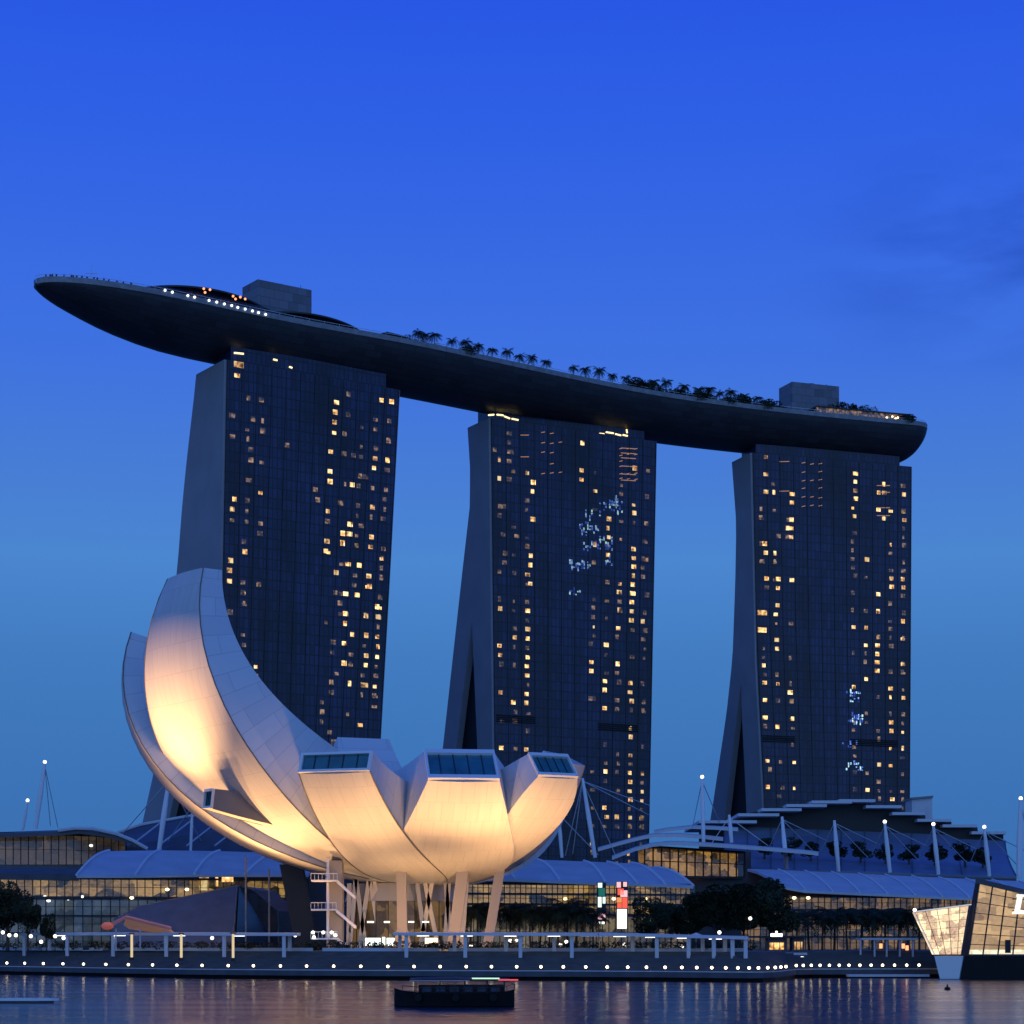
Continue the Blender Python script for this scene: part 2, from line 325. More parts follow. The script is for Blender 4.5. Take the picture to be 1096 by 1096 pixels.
# ------------------------------------------------------------------ setting: water, promenade, plaza
QX = [(-2600, 620), (-600, 430), (-120, 362), (0, 345), (100, 322), (200, 305), (300, 296), (400, 290), (500, 287), (600, 284), (700, 279), (760, 274), (800, 271), (818, 272), (832, 278), (843, 289), (852, 302), (870, 305), (985, 308), (1100, 312), (1400, 330), (3600, 500)]
def qd(x):
    for (a, da), (b, db) in zip(QX, QX[1:]):
        if a <= x <= b: return da + (db - da) * (x - a) / (b - a)
    return QX[-1][1]
xs = sorted(set([x for x, _ in QX] + list(range(-100, 1400, 12))))
def row(off, z): return [Vector((az(x, qd(x), z).x, qd(x) + off, z)) for x in xs]
w = MB(); w.quad((-6000, -500, 0), (6000, -500, 0), (6000, 6000, 0), (-6000, 6000, 0)); tag(build('water', w, MT['water']), kind='structure')
p = MB()
p.grid([row(.0, .55), row(0, 1.3)]); p.grid([row(0, 1.3), row(5, 1.3)]); p.grid([row(1.2, .55), row(0, .55)]); p.grid([row(1.2, -.5), row(1.2, .55)], 1)
o_, z_ = 5, 1.3
for i in range(9):
    p.grid([row(o_, z_), row(o_, z_ + .3)], 0); p.grid([row(o_, z_ + .3), row(o_ + 1.3, z_ + .3)], 0); o_ += 1.3; z_ += .3
tag(build('promenade', p, [MT['stone'], MT['black']]), kind='structure')  # black on the recessed quay wall paints in the overhang's shadow
PZ = z_
g = MB(); far = [Vector((v.x * 14 if abs(v.x) > 60 else v.x * 14, 6500, PZ)) for v in row(0, 0)]
g.grid([row(o_, PZ), far]); tag(build('plaza', g, MT['ground']), kind='structure')
kb = MB(); kb.slab([row(.02, 1.42), row(.45, 1.42)], .115); tag(build('kerb', kb, MT['slab']), kind='structure')

# ------------------------------------------------------------------ three hotel towers
def interp(tab, y):
    if y <= tab[0][1]: a, b = tab[0], tab[1]
    elif y >= tab[-1][1]: a, b = tab[-2], tab[-1]
    else:
        for a, b in zip(tab, tab[1:]):
            if a[1] <= y <= b[1]: break
    return a[0] + (b[0] - a[0]) * (y - a[1]) / (b[1] - a[1])

def tower(label, L, Rr, eL, eR, wall, slit, wins, dims, bigs, strips, refl_panes, louvres, seed, crown):
    rnd = random.Random(seed)
    L = Vector(L); Rr = Vector(Rr); dr = (Rr - L).normalized(); n = Vector((-dr.y, dr.x)); Lf = (Rr - L).length
    root = thing('hotel_tower', label, 'skyscraper', (L.x, L.y, PZ), math.atan2(dr.y, dr.x), 'hotel towers under the long roof deck')
    def ux(x):
        r = (x - CX) / FPX; return (r * L.y - L.x) / (dr.x - r * dr.y)
    def uz(x, y):
        u = ux(x); Y = L.y + u * dr.y; return u, ZC + (HY - y) * Y / FPX - PZ
    def ypx(Z, Y): return HY - (Z + PZ - ZC) * FPX / Y
    def edgeL(Z): return ux(interp(eL, ypx(Z, L.y)))
    def edgeR(Z): return ux(interp(eR, ypx(Z, Rr.y)))
    def depth(x, u):
        B = L + dr * u; r = (x - CX) / FPX; return (r * B.y - B.x) / (n.x - r * n.y)
    def dtab(tab, Z): 
        u = edgeL(Z); d = 16.
        for _ in range(3): d = depth(interp(tab, ypx(Z, L.y + dr.y * u + n.y * d)), u)
        return d
    Zt = 200 - PZ; Zs = [0] + [Zt * i / 26 for i in range(1, 27)]
    apex = slit['apex']; uap, _ = 0, 0
    Zap = ZC + (HY - apex[1]) * (L.y + 12) / FPX - PZ
    west = MB(); east = MB(); rw = []; re = []; gl = []; at_l = []
    for Z in sorted(Zs + [Zap]):
        u0, u1 = edgeL(Z), edgeR(Z); dO = dtab(wall, Z)
        if Z >= Zap: dW = dI = dtab([(apex[0], apex[1] - 300), (apex[0], apex[1])], Z)
        else: dW = dtab([apex] + slit['r'], Z); dI = dtab([apex] + slit['l'], Z)
        dI = max(dI, dW + .02)
        dO = max(dO, dI + 1.5)
        rw.append([(u0, 0, Z), (u1, 0, Z), (u1, dW, Z), (u0, dW, Z)]); re.append([(u0 + .01, dI, Z), (u1 - .01, dI, Z), (u1 - .01, dO, Z), (u0 + .01, dO, Z)])
        gl.append([(u0 + .9, -.35, Z), (u1 - .35, -.35, Z), (u1 - .35, 0.01, Z), (u0 + .9, 0.01, Z)])
        if Z <= Zap: at_l.append([(u0 + 2.5, dW - .2, Z), (u0 + 2.5, dI + .2, Z)])
    for mb, rr in ((west, rw), (east, re)):
        for a, b in zip(rr, rr[1:]):
            for i in range(4): mb.quad(a[i], a[(i + 1) % 4], b[(i + 1) % 4], b[i])
        mb.quad(*rr[-1])
    build('front_leg', west, MT['concrete'], root, local=True); build('rear_leg', east, MT['concrete'], root, local=True)
    f = MB()
    for a, b in zip(gl, gl[1:]):
        f.quad(a[0], a[1], b[1], b[0]); f.quad(a[1], a[2], b[2], b[1]); f.quad(a[3], a[0], b[0], b[3])
    f.quad(*gl[-1]); build('glass_front', f, MT['towerglass'], root, local=True)
    ag = MB(); ag.grid(at_l); build('atrium_glass', ag, MT['black'], root, local=True)
    # fins every bay
    nb = 12
    for i in range(nb + 1):
        m = MB(); k = i / nb; ps = []
        for Z in (0, Zt * .33, Zt * .66, Zt - .2): ps.append((edgeL(Z) + 1 + (edgeR(Z) - 1.6 - edgeL(Z)) * k, Z))
        for (ua, za), (ub, zb) in zip(ps, ps[1:]):
            m.prism([(ua - .09, -.52, za), (ua + .09, -.52, za), (ua + .09, -.34, za), (ua - .09, -.34, za)], [(ub - .09, -.52, zb), (ub + .09, -.52, zb), (ub + .09, -.34, zb), (ub - .09, -.34, zb)])
        build('fin', m, MT['dark'], root, local=True)
    # set-back glazed crown below the deck
    u0, u1 = edgeL(Zt), edgeR(Zt); cr_ = MB(); cr_.box(u0 + 3, u1 - 5, 1.2, 14, Zt, Zt + 9); build('crown', cr_, MT['towerglass'], root, local=True)
    for (x0, y0, x1, y1) in crown:
        cl_ = MB()
        a, b = uz(x0, y0), uz(x1, y1); cl_.tube((a[0], .9 if a[1] > Zt else -.6, a[1]), (b[0], .9 if b[1] > Zt else -.6, b[1]), .3, .3, 5)
        build('crown_light', cl_, MT['crownlight'], root, local=True)
    # lit rooms: one pane each
    FH = 3.45
    cells = set(); panes = []
    def pane(x, y, kind, w_=2.25, h_=1.8):
        u, Z = uz(x, y); fl = round((Z - 1.2) / FH); Z = fl * FH + .7
        key = (round(u / 2), fl)
        if key in cells: return
        cells.add(key)
        if not (edgeL(Z) + 1.2 < u - w_ / 2 and u + w_ / 2 < edgeR(Z) - .6): return
        panes.append((u, Z, w_, h_, kind))
    for x, y in wins: pane(x, y, 2)
    for x, y in bigs: pane(x, y, 2, 4.2, 2.2)
    for x, y in dims: pane(x, y, 1)
    for k, (u, Z, w_, h_, kind) in enumerate(panes[:100]):
        m = MB(); cut = rnd.uniform(.25, .75) * w_
        m.box(u - w_ / 2 + rnd.uniform(0, .35), u + w_ / 2 - rnd.uniform(0, .5), -.42, -.36, Z + rnd.uniform(0, .2), Z + h_ - rnd.uniform(0, .35))
        o = build('window', m, MT['win2'] if kind == 2 else MT['win1'], root, local=True, recalc=False)
    rest = MB()
    bays = [k / nb for k in range(nb)]
    for k in range(300):
        b = rnd.choice([0, 1, 2, 7, 8, 9, 10, 11, 11, 10]); fl = rnd.randint(3, 53)
        u = edgeL(fl * FH) + 1 + (edgeR(fl * FH) - 2 - edgeL(fl * FH)) * (b + .5) / nb; Z = fl * FH + .7
        if (round(u / 2), fl) in cells or rnd.random() < .35: continue
        rest.box(u - rnd.uniform(.4, 1.1), u + rnd.uniform(.2, 1.1), -.41, -.36, Z, Z + rnd.uniform(.9, 1.9), 0 if rnd.random() < .8 else 1)
    for x0, y0, x1, y1, n_ in refl_panes:  # small glowing panes imitating city lights mirrored in the glass
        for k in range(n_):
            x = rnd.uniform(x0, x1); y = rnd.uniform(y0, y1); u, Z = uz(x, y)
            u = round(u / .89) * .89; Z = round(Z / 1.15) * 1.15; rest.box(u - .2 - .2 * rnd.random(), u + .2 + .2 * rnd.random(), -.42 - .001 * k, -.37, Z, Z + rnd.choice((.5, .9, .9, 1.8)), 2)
    for x0, y0, x1, y1, c_, q_, ln in strips:
        for i in range(c_):
            for j in range(q_):
                x = x0 + (x1 - x0) * (i + .5) / c_; y = y0 + (y1 - y0) * (j + .5) / q_ + rnd.uniform(-1, 1)
                if rnd.random() < .25: continue
                u, Z = uz(x, y); rest.prism([(u - ln, -.42, Z - .25), (u + ln, -.42, Z + .15), (u + ln, -.37, Z + .15), (u - ln, -.37, Z - .25)], [(u - ln, -.42, Z), (u + ln, -.42, Z + .45), (u + ln, -.37, Z + .45), (u - ln, -.37, Z)], 3)
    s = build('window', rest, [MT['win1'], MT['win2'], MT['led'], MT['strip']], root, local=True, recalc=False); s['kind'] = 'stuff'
    for x0, x1, y in louvres:
        a = uz(x0, y); b = uz(x1, y); m = MB()
        for q in range(4): m.box(a[0], b[0], -.8, -.36, a[1] - q * .75, a[1] - q * .75 + .4)
        build('louvre_band', m, MT['black'], root, local=True)
    return root
def Z2(pts, ox, oy, s): return [(ox + a / s, oy + b / s) for a, b in pts]
K = 3.653
t1w = Z2([(583,612),(580,660),(577,710),(760,605),(800,610),(560,838),(557,880),(560,912),(557,950),(645,965),(735,835),(730,875),(550,1062),(725,1057),(185,1000),(195,540)],200,260,K) \
    + Z2([(95,1010),(90,1060),(218,925),(216,975),(333,995),(330,1048)],330,380,4.98) \
    + Z2([(518,40),(462,68),(458,105),(458,145),(835,12),(835,45),(1010,5),(1010,38),(920,98),(965,105),(875,130),(1003,148),(1003,185),(912,208),(955,210),(910,285),(910,325),(1035,278),(1037,312),(993,372),(1035,382),(907,398),(905,472),(993,445),(990,485),(988,560)],120,580,K)
t1d = Z2([(737,795),(650,820),(615,765),(612,810),(612,845),(235,1010),(240,930),(248,815),(248,855),(258,695),(290,600),(290,635),(500,980),(510,1015),(598,1030),(770,1025),(780,880),(790,710),(695,900),(175,685),(175,765),(630,580),(390,775)],200,260,K) \
    + Z2([(280,935),(400,800),(397,900),(100,905)],330,380,4.98) + Z2([(515,10),(510,150),(510,190),(870,205),(862,395),(860,432),(855,548),(855,585),(1028,530),(850,740)],120,580,K)
tower('leftmost and nearest dark glass hotel tower, behind the tall museum petal', (-95.9, 685), (-39.4, 723),
      [(240, 385), (236, 600), (230, 990)], [(428, 420), (418, 610), (407, 805), (402, 900)],
      [(211, 390), (207, 430), (200, 490), (195, 540), (190, 605), (166, 820), (153, 878), (128, 985)], dict(apex=(212, 740), l=[(180, 880), (158, 985)], r=[(214, 880), (213, 985)]),
      t1w, t1d, Z2([(203, 495)], 200, 260, K), [], [], [(345, 385, 800)], 3, [(252, 377, 262, 378), (294, 384, 298, 385), (311, 392, 314, 393)])
t2w = Z2([(440,655),(437,688),(437,795),(430,935),(428,1040),(632,500),(630,600),(628,632),(628,650),(835,775),(830,912),(832,948),(832,980),(828,1050),(830,1080),(735,798),(735,860),(733,935)],450,340,K) \
    + Z2([(498,170),(495,250),(487,365),(870,300),(928,262),(925,298),(922,335),(922,372),(920,408),(968,430),(487,440),(432,475),(487,478),(370,510),(372,545),(487,553),(485,593),(483,630),(867,445),(815,508),(755,590),(752,625),(863,590),(810,657),(810,693),(915,667),(915,703),(810,770),(373,697),(483,707),(425,742),(482,745),(376,930),(482,935)],440,560,3.914) \
    + [(647.7,823.6),(673.6,825),(674,834.6),(674,853.8),(646.8,862),(648.6,871.6),(659.5,873),(674,873)]
t2d = Z2([(430,965),(730,1035),(780,1075),(325,745),(322,850),(375,855),(330,920),(328,960),(885,710),(880,810),(875,885),(870,960),(870,1010),(885,1085),(345,465),(345,500),(345,540),(345,580),(345,620),(290,515)],450,340,K) \
    + Z2([(385,50),(440,55),(395,130),(390,165),(820,245),(765,170),(872,335),(762,360),(760,400),(968,200),(970,490),(432,440),(485,515),(862,480),(750,510),(862,628),(967,665),(750,740),(860,740),(860,775),(437,942),(860,1035)],440,560,3.914)
tower('middle hotel tower with pointed dark slit in its pale end wall and blue lit panes', (-8.6, 761), (56, 797),
      [(523, 447), (527, 805), (529, 985)], [(703, 473), (695, 890), (694, 985)],
      [(500, 452), (503, 500), (503, 540), (495, 610), (485, 700), (474, 800), (450, 985)], dict(apex=(505, 665), l=[(488, 803), (464, 985)], r=[(511, 803), (516, 985)]),
      t2w, t2d, Z2([(367, 432)], 440, 560, 3.914), [(576, 458, 604, 512, 3, 5, .8), (552, 460, 570, 506, 1, 4, 1.8), (660, 478, 684, 516, 1, 8, 3.4), (660, 478, 684, 516, 3, 6, .7)],
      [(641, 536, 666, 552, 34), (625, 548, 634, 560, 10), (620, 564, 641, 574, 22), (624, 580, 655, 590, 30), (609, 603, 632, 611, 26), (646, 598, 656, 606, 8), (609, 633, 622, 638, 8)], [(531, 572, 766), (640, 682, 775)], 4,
      [(524, 443.8, 530, 443.2), (533, 443.2, 540, 444), (541, 445, 547, 447.4), (549, 447.6, 556, 449), (643, 463.5, 648, 464), (650, 462, 658, 463.2), (660, 464, 666, 465.5), (668, 465, 673, 466), (672, 459, 672.6, 463)])
t3w = Z2([(240,490),(290,485),(290,545),(290,615),(393,627),(393,665),(392,707),(388,770),(390,803),(285,800),(290,835),(283,863),(293,965),(337,970),(390,967),(640,525),(640,575),(640,612),(640,648),(637,697),(685,890),(752,582),(752,625),(730,672),(752,705),(830,633),(830,715),(780,935),(780,965),(782,995),(827,970),(730,1005)],740,360,K) \
    + Z2([(757,15),(462,90),(410,95),(365,90),(852,58),(410,185),(405,320),(407,352),(705,275),(755,275),(355,415),(357,482),(360,548),(360,615),(408,655),(458,520),(800,345),(800,378),(797,415),(797,445),(755,468),(850,507),(900,548),(853,640),(853,672),(368,780),(372,880),(805,803),(760,895),(858,930)],720,600,K)
t3d = Z2([(340,770),(335,800),(340,1065),(825,585),(630,900),(630,1020),(825,1010),(635,765),(640,925),(830,810)],740,360,K) + Z2([(705,20),(705,50),(365,120),(902,130),(460,258),(850,280),(360,652),(410,555),(853,345),(900,610),(415,920),(805,865),(710,840),(712,900)],720,600,K)
tower('rightmost hotel tower, furthest away, behind the stepped convention hall roof', (94.5, 815), (163, 839),
      [(803, 485), (808, 709), (816, 866), (819, 985)], [(976, 500), (974, 862), (973, 985)],
      [(783, 492), (788, 560), (787, 620), (784, 704), (777.5, 764), (761, 874), (738, 985)], dict(apex=(793, 731), l=[(788.5, 764), (776, 874), (757, 985)], r=[(794, 764), (799, 868), (803, 985)]),
      t3w, t3d, Z2([(272, 1060), (275, 1090)], 740, 360, K) + Z2([(347, 185), (350, 220), (350, 285)], 720, 600, K),
      [(830, 490, 848, 532, 1, 4, 2.2), (855, 492, 882, 546, 3, 6, .8), (934, 516, 956, 556, 1, 5, 3)],
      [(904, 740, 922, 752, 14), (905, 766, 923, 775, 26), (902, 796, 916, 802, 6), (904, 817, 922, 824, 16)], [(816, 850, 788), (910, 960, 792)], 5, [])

# ------------------------------------------------------------------ the roof deck across the three towers
AX = [(-151, 652), (-128, 671.5), (-102.6, 695), (-74, 715.5), (-45.9, 733), (-14.6, 771 - 16), (17, 783), (50.6, 804), (90, 823), (125, 836.5), (155, 846.5), (165.5, 849.8)]
AX[5] = (-14.6, 757); AX[6] = (18, 783 - 1); 
def crom(P, t):
    i = min(int(t), len(P) - 2); f = t - i
    p0 = P[max(i - 1, 0)]; p1 = P[i]; p2 = P[i + 1]; p3 = P[min(i + 2, len(P) - 1)]
    return tuple(.5 * ((2 * b) + (-a + c) * f + (2 * a - 5 * b + 4 * c - d) * f * f + (-a + 3 * b - 3 * c + d) * f ** 3) for a, b, c, d in zip(p0, p1, p2, p3))
axp = [Vector(crom(AX, k * (len(AX) - 1) / 440)) for k in range(441)]
# smooth the sampled centre line
for _ in range(400): axp = [axp[0]] + [(a + b * 2 + c) / 4 for a, b, c in zip(axp, axp[1:], axp[2:])] + [axp[-1]]
cum = [0.]
for a, b in zip(axp, axp[1:]): cum.append(cum[-1] + (b - a).length)
SL = cum[-1]
def axis(s):
    s = max(0, min(SL, s)); i = 0
    import bisect
    i = min(max(bisect.bisect(cum, s) - 1, 0), len(axp) - 2); f = (s - cum[i]) / (cum[i + 1] - cum[i] + 1e-9)
    pnt = axp[i].lerp(axp[i + 1], f); j = max(0, i - 4); k = min(len(axp) - 1, i + 5); d = (axp[k] - axp[j]).normalized()
    return pnt, d, Vector((d.y, -d.x))        # normal towards the bay
def hw(s):
    a = min(1, max(0, s / 75)); w_ = 19 * math.sqrt(max(0, 1 - (1 - a) ** 2.1))
    e = (SL - s) / 9
    if e < 1: w_ *= .55 + .45 * math.sqrt(max(0, 1 - (1 - e) ** 2))
    return max(w_, .4)
RIM, DEP = 216.2, 13.2
def dep(s):
    a = min(1, max(0, s / 58)); d = DEP * max(.04, (1 - (1 - a) ** 2)) ** .75
    e = (SL - s) / 10
    if e < 1: d *= .35 + .65 * math.sqrt(max(0, 1 - (1 - e) ** 2))
    return d
def deck(s, v, z):
    p_, d_, n_ = axis(s); q = p_ + n_ * v; return Vector((q.x, q.y, z))
def s_at(x, v):
    best = min(range(0, int(SL * 2)), key=lambda k: abs(CX + FPX * deck(k / 2, v, 0).x / deck(k / 2, v, 0).y - x)); return best / 2
sk = thing('roof_deck', 'long boat-shaped roof deck resting across all three hotel towers', 'roof deck', deck(SL / 2, 0, 200))
ss = [0, .4, 1, 2, 3.5, 5.5, 8, 11, 15, 20, 26, 33, 41, 50, 60, 70] + [70 + (SL - 82) * i / 50 for i in range(1, 51)] + [SL - 12 + x for x in (2, 4, 6, 8, 9.5, 10.8, 11.6, 12)]
rows = []; NV = 20
for s in ss:
    r_ = []
    for j in range(NV + 1):
        q = -1 + 2 * j / NV; q = math.sin(q * math.pi / 2)
        r_.append(deck(s, q * hw(s), RIM - 1.6 - (dep(s) - 1.6 * min(1, dep(s) / 8)) * (max(0, 1 - abs(q) ** 2.3)) ** .62))
    rows.append(r_)
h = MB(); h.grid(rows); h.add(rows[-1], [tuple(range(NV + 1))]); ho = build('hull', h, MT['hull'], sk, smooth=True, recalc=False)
uvl = ho.data.uv_layers.new(name='UVMap'); uvh = [(s_, (j - NV / 2) * 2.1) for s_ in ss for j in range(NV + 1)] + [(0, 0)] * (NV + 1)
for lp_ in ho.data.loops: uvl.data[lp_.index].uv = uvh[lp_.vertex_index]
dk = MB(); dk.grid([[deck(s, -hw(s) * .985, RIM - 1.2), deck(s, 0, RIM - 1.2), deck(s, hw(s) * .985, RIM - 1.2)] for s in ss]); build('deck_floor', dk, MT['dark'], sk)
pr = MB()
for sg in (1, -1):
    A = [[deck(s, sg * (hw(s) + .25), RIM - 1.75), deck(s, sg * (hw(s) + .35), RIM)] for s in ss]; B = [[deck(s, sg * (hw(s) - .2), RIM), deck(s, sg * (hw(s) - .2), RIM - 1.75)] for s in ss]
    pr.grid([a + b + [a[0]] for a, b in zip(A, B)])
pr.slab([[deck(SL + .1, -hw(SL), RIM), deck(SL + .1, hw(SL), RIM)], [deck(SL, -hw(SL), RIM) + Vector((.5, .2, 0)), deck(SL, hw(SL), RIM) + Vector((.5, .2, 0))]], 1.7)
build('parapet', pr, MT['rim'], sk)
rl = MB()
for sg in (1,):
    tops = [deck(s, sg * (hw(s) - .9), RIM + 1.0) for s in ss]; rl.path(tops, .09, 4)
    for s in [4 + 6 * k for k in range(int(SL / 6))]: rl.tube(deck(s, sg * (hw(s) - .9), RIM - 1.2), deck(s, sg * (hw(s) - .9), RIM + 1), .07, .07, 4)
build('railing', rl, MT['steel'], sk)
# lift-core blocks
def lift_block(x0, x1, x2, ytop, ybase, vfront, topz, lab):
    s0, s1 = s_at(x1, vfront), s_at(x2, vfront); m = MB(); bk = 17
    v1 = vfront - 11
    q = [deck(s0, vfront, 0), deck(s1, vfront, 0), deck(s1, v1, 0), deck(s0, v1, 0)]
    m.prism([(a.x, a.y, RIM - 1.2) for a in q], [(a.x, a.y, topz) for a in q])
    o = build('lift_block', m, MT['liftbox'], sk); o['label'] = lab
    v = MB(); c_ = deck((s0 + s1) / 2, vfront - 4, topz); v.box(c_.x - 1, c_.x + 1, c_.y - 1, c_.y + 1, topz, topz + 1.1); v.tube((c_.x + 7, c_.y + 4, topz), (c_.x + 7, c_.y + 4, topz + 2.2), .08)
    build('roof_vent', v, MT['dark'], o)
lift_block(255, 276, 334, 293, 330, 3, 232.5, 'larger grey lift block on the left end of the deck')
lift_block(834, 848, 898, 405, 433, 3, 232.0, 'smaller grey lift block on the right end of the deck')
# restaurants under curved roofs near the bow
def pav(xa, xb, za, zm, zb, v0, v1, name, label):
    sa, sb = s_at(xa, v0), s_at(xb, v0); n = 18
    c0 = deck((sa + sb) / 2, (v0 + v1) / 2, RIM - 1.2); r = thing(name, label, 'pavilion', c0)
    rows_ = []
    for i in range(n + 1):
        k = i / n; s = sa + (sb - sa) * k; base = za + (zb - za) * k; z = base + (zm - (za + zb) / 2) * math.sin(math.pi * k) ** .5; wd = .25 + .75 * math.sin(math.pi * min(1, max(.03, k))) ** .5
        rows_.append([deck(s, (v0 + v1) / 2 + ((v0 - v1) / 2) * wd * q, z - .9 * q * q) for q in (-1, -.5, 0, .5, 1)])
    m = MB(); m.slab(rows_, .55); build('roof', m, MT['dark'], r, smooth=False)
    b = MB(); b.grid([[deck(sa + (sb - sa) * k, v0 - 3, RIM - 1.2), deck(sa + (sb - sa) * k, v0 - 3, za + (zb - za) * k + (zm - (za + zb) / 2) * math.sin(math.pi * k) ** .5 - 1.2)] for k in [.06 + .88 * i / 12 for i in range(13)]])
    build('glass_wall', b, MT['towerglass'], r); return r
r1 = pav(160, 302, 218.0, 222.4, 219.6, 15, -8, 'deck_restaurant', 'long low restaurant with dark curved roof near the bow of the roof deck')
r2 = pav(286, 402, 219.2, 221.6, 218.4, 14, -6, 'deck_restaurant', 'dark curved roof restaurant on the deck just right of the larger lift block')
for n_, pts, mt in (('rim_lamp', [(178,310.6),(185.5,312.7),(200.5,316.4),(207.5,318),(222,321.5),(229.6,323.3),(237,325.3),(244.6,327),(251.8,329),(259,330.8),(266.5,332.8),(274,334.6),(282,336.5)], 'deckwhite'), ('red_lamp', [(215,309),(222,310),(217,313),(247,317),(249,320),(254,318),(260,320)], 'deckorange')):
    for x, y in pts:
        s = s_at(x, 17.6 if mt == 'deckwhite' else 14); q = deck(s, hw(s) + .5 if mt == 'deckwhite' else 15.6, 0); z = ZC + (HY - y) * q.y / FPX
        m = MB(); m.ball((q.x, q.y, z), .42, 8); build(n_, m, MT[mt], r1)
s0, s1 = s_at(409, 12), s_at(432, 12); u_ = thing('sun_canopy', 'flat dark sun canopy between the curved restaurant and the first palms', 'canopy', deck(s0, 12, RIM - 1.2))
m = MB(); m.slab([[deck(s0, 15, RIM + 2.6), deck(s0, 8, RIM + 3.2)], [deck(s1, 15, RIM + 2.2), deck(s1, 8, RIM + 2.8)]], .4); build('roof', m, MT['dark'], u_)
for s in (s0 + 1, s1 - 1):
    for v in (14, 9):
        m = MB(); m.tube(deck(s, v, RIM - 1.2), deck(s, v, RIM + 2.4), .15); build('post', m, MT['dark'], u_)
# restaurant strip at the stern
s0, s1 = s_at(872, 14), s_at(972, 14); u_ = thing('stern_restaurant', 'long glazed restaurant strip with warm lights at the right end of the roof deck', 'restaurant', deck(s0, 12, RIM - 1.2))
m = MB(); m.slab([[deck(s, 15.5, RIM + 3.6), deck(s, 4, RIM + 3.6)] for s in [s0 + (s1 - s0) * k / 8 for k in range(9)]], .5); build('roof', m, MT['dark'], u_)
m = MB(); m.grid([[deck(s, 14.6, RIM - 1.1), deck(s, 14.6, RIM + 3.1)] for s in [s0 + (s1 - s0) * k / 8 for k in range(9)]]); build('glass_wall', m, MT['win1'], u_)
for k in range(17):
    s = s0 + (s1 - s0) * k / 16; m = MB(); m.tube(deck(s, 15.1, RIM - 1.2), deck(s, 15.1, RIM + 3.2), .14, .14, 5); build('post', m, MT['rim'], u_)
m = MB()
for x, y in ((955, 446), (958, 448), (961, 447), (949, 447)):
    q = deck(s_at(x, 15.5), 15.6, 0); m.ball((q.x, q.y, ZC + (HY - y) * q.y / FPX), .45, 6)
build('lamp', m, MT['shoplight'], u_)
# antenna at the bow
q = deck(s_at(98, 4), 4, RIM - 1.2); an = thing('antenna_mast', 'thin antenna mast with two cross arms at the bow of the roof deck', 'antenna', q)
m = MB(); m.tube(q, q + Vector((0, 0, 8.2)), .16, .08, 6); build('pole', m, MT['steel'], an)
for z, l in ((5.6, 2.0), (3.6, 1.6)):
    m = MB(); m.tube(q + Vector((-l, 0, z)), q + Vector((l, .3, z)), .09, .09, 5); build('cross_arm', m, MT['steel'], an)

# ------------------------------------------------------------------ palms, shrubs, trees (prototypes, then copies)
def frond(mb, base, azm, L, droop, up, w_, rnd):
    pts = []; p_ = Vector(base); n = 9
    for i in range(n + 1):
        k = i / n; r = L * k; z = up * L * k - droop * L * k * k
        pts.append(Vector(base) + Vector((math.cos(azm) * r, math.sin(azm) * r, z)))
    side = Vector((-math.sin(azm), math.cos(azm), 0))
    for i in range(n):
        a, b = pts[i], pts[i + 1]; wd = w_ * (math.sin(math.pi * (i + .8) / (n + 1.2)) ** .7)
        for sg in (1, -1):
            for q in (.0, .5):
                s0 = a.lerp(b, q); s1 = a.lerp(b, q + .36); tip = s0 + (b - a) * .7 + side * sg * wd + Vector((0, 0, -wd * rnd.uniform(.35, .8)))
                mb.add([s0, s1, tip], [(0, 1, 2)])
    mb.path(pts, .04, 3)
def palm_proto(label, cat='palm tree', seed=1, hgt=6., L=2.6, nf=17, lw=.3):
    rnd = random.Random(seed); root = thing('palm_tree', label, cat, (0, 0, 0))
    t = MB(); ln = [Vector((.0, 0, 0)), Vector((.12, .05, hgt * .35)), Vector((.18, .1, hgt * .7)), Vector((.15, .1, hgt))]
    for i, (a, b) in enumerate(zip(ln, ln[1:])): t.tube(a, b, .2 - .03 * i, .17 - .03 * i, 7)
    build('trunk', t, MT['bark'], root, local=True)
    c = MB()
    for i in range(nf): frond(c, ln[-1], i * 2.399 + rnd.uniform(-.2, .2), L * rnd.uniform(.8, 1.1), rnd.uniform(.5, 1.2), rnd.uniform(-.1, 1.0), L * lw, rnd)
    build('crown', c, MT['palm'], root, local=True, recalc=False); return root
def leaf_cloud(mb, blobs, n, size, rnd):
    for _ in range(n):
        c, r, sz = rnd.choice(blobs)
        while True:
            v = Vector((rnd.uniform(-1, 1), rnd.uniform(-1, 1), rnd.uniform(-1, 1)))
            if .15 < v.length < 1: break
        v = v.normalized() * (v.length ** .5); p_ = Vector(c) + Vector((v.x * r, v.y * r, v.z * r * sz))
        a = Vector((rnd.gauss(0, 1), rnd.gauss(0, 1), rnd.gauss(0, .7))).normalized(); b = a.orthogonal().normalized(); s = size * rnd.uniform(.5, 1.3)
        mb.add([p_ - a * s, p_ + b * s * .5, p_ + a * s, p_ - b * s * .5], [(0, 1, 2, 3)])
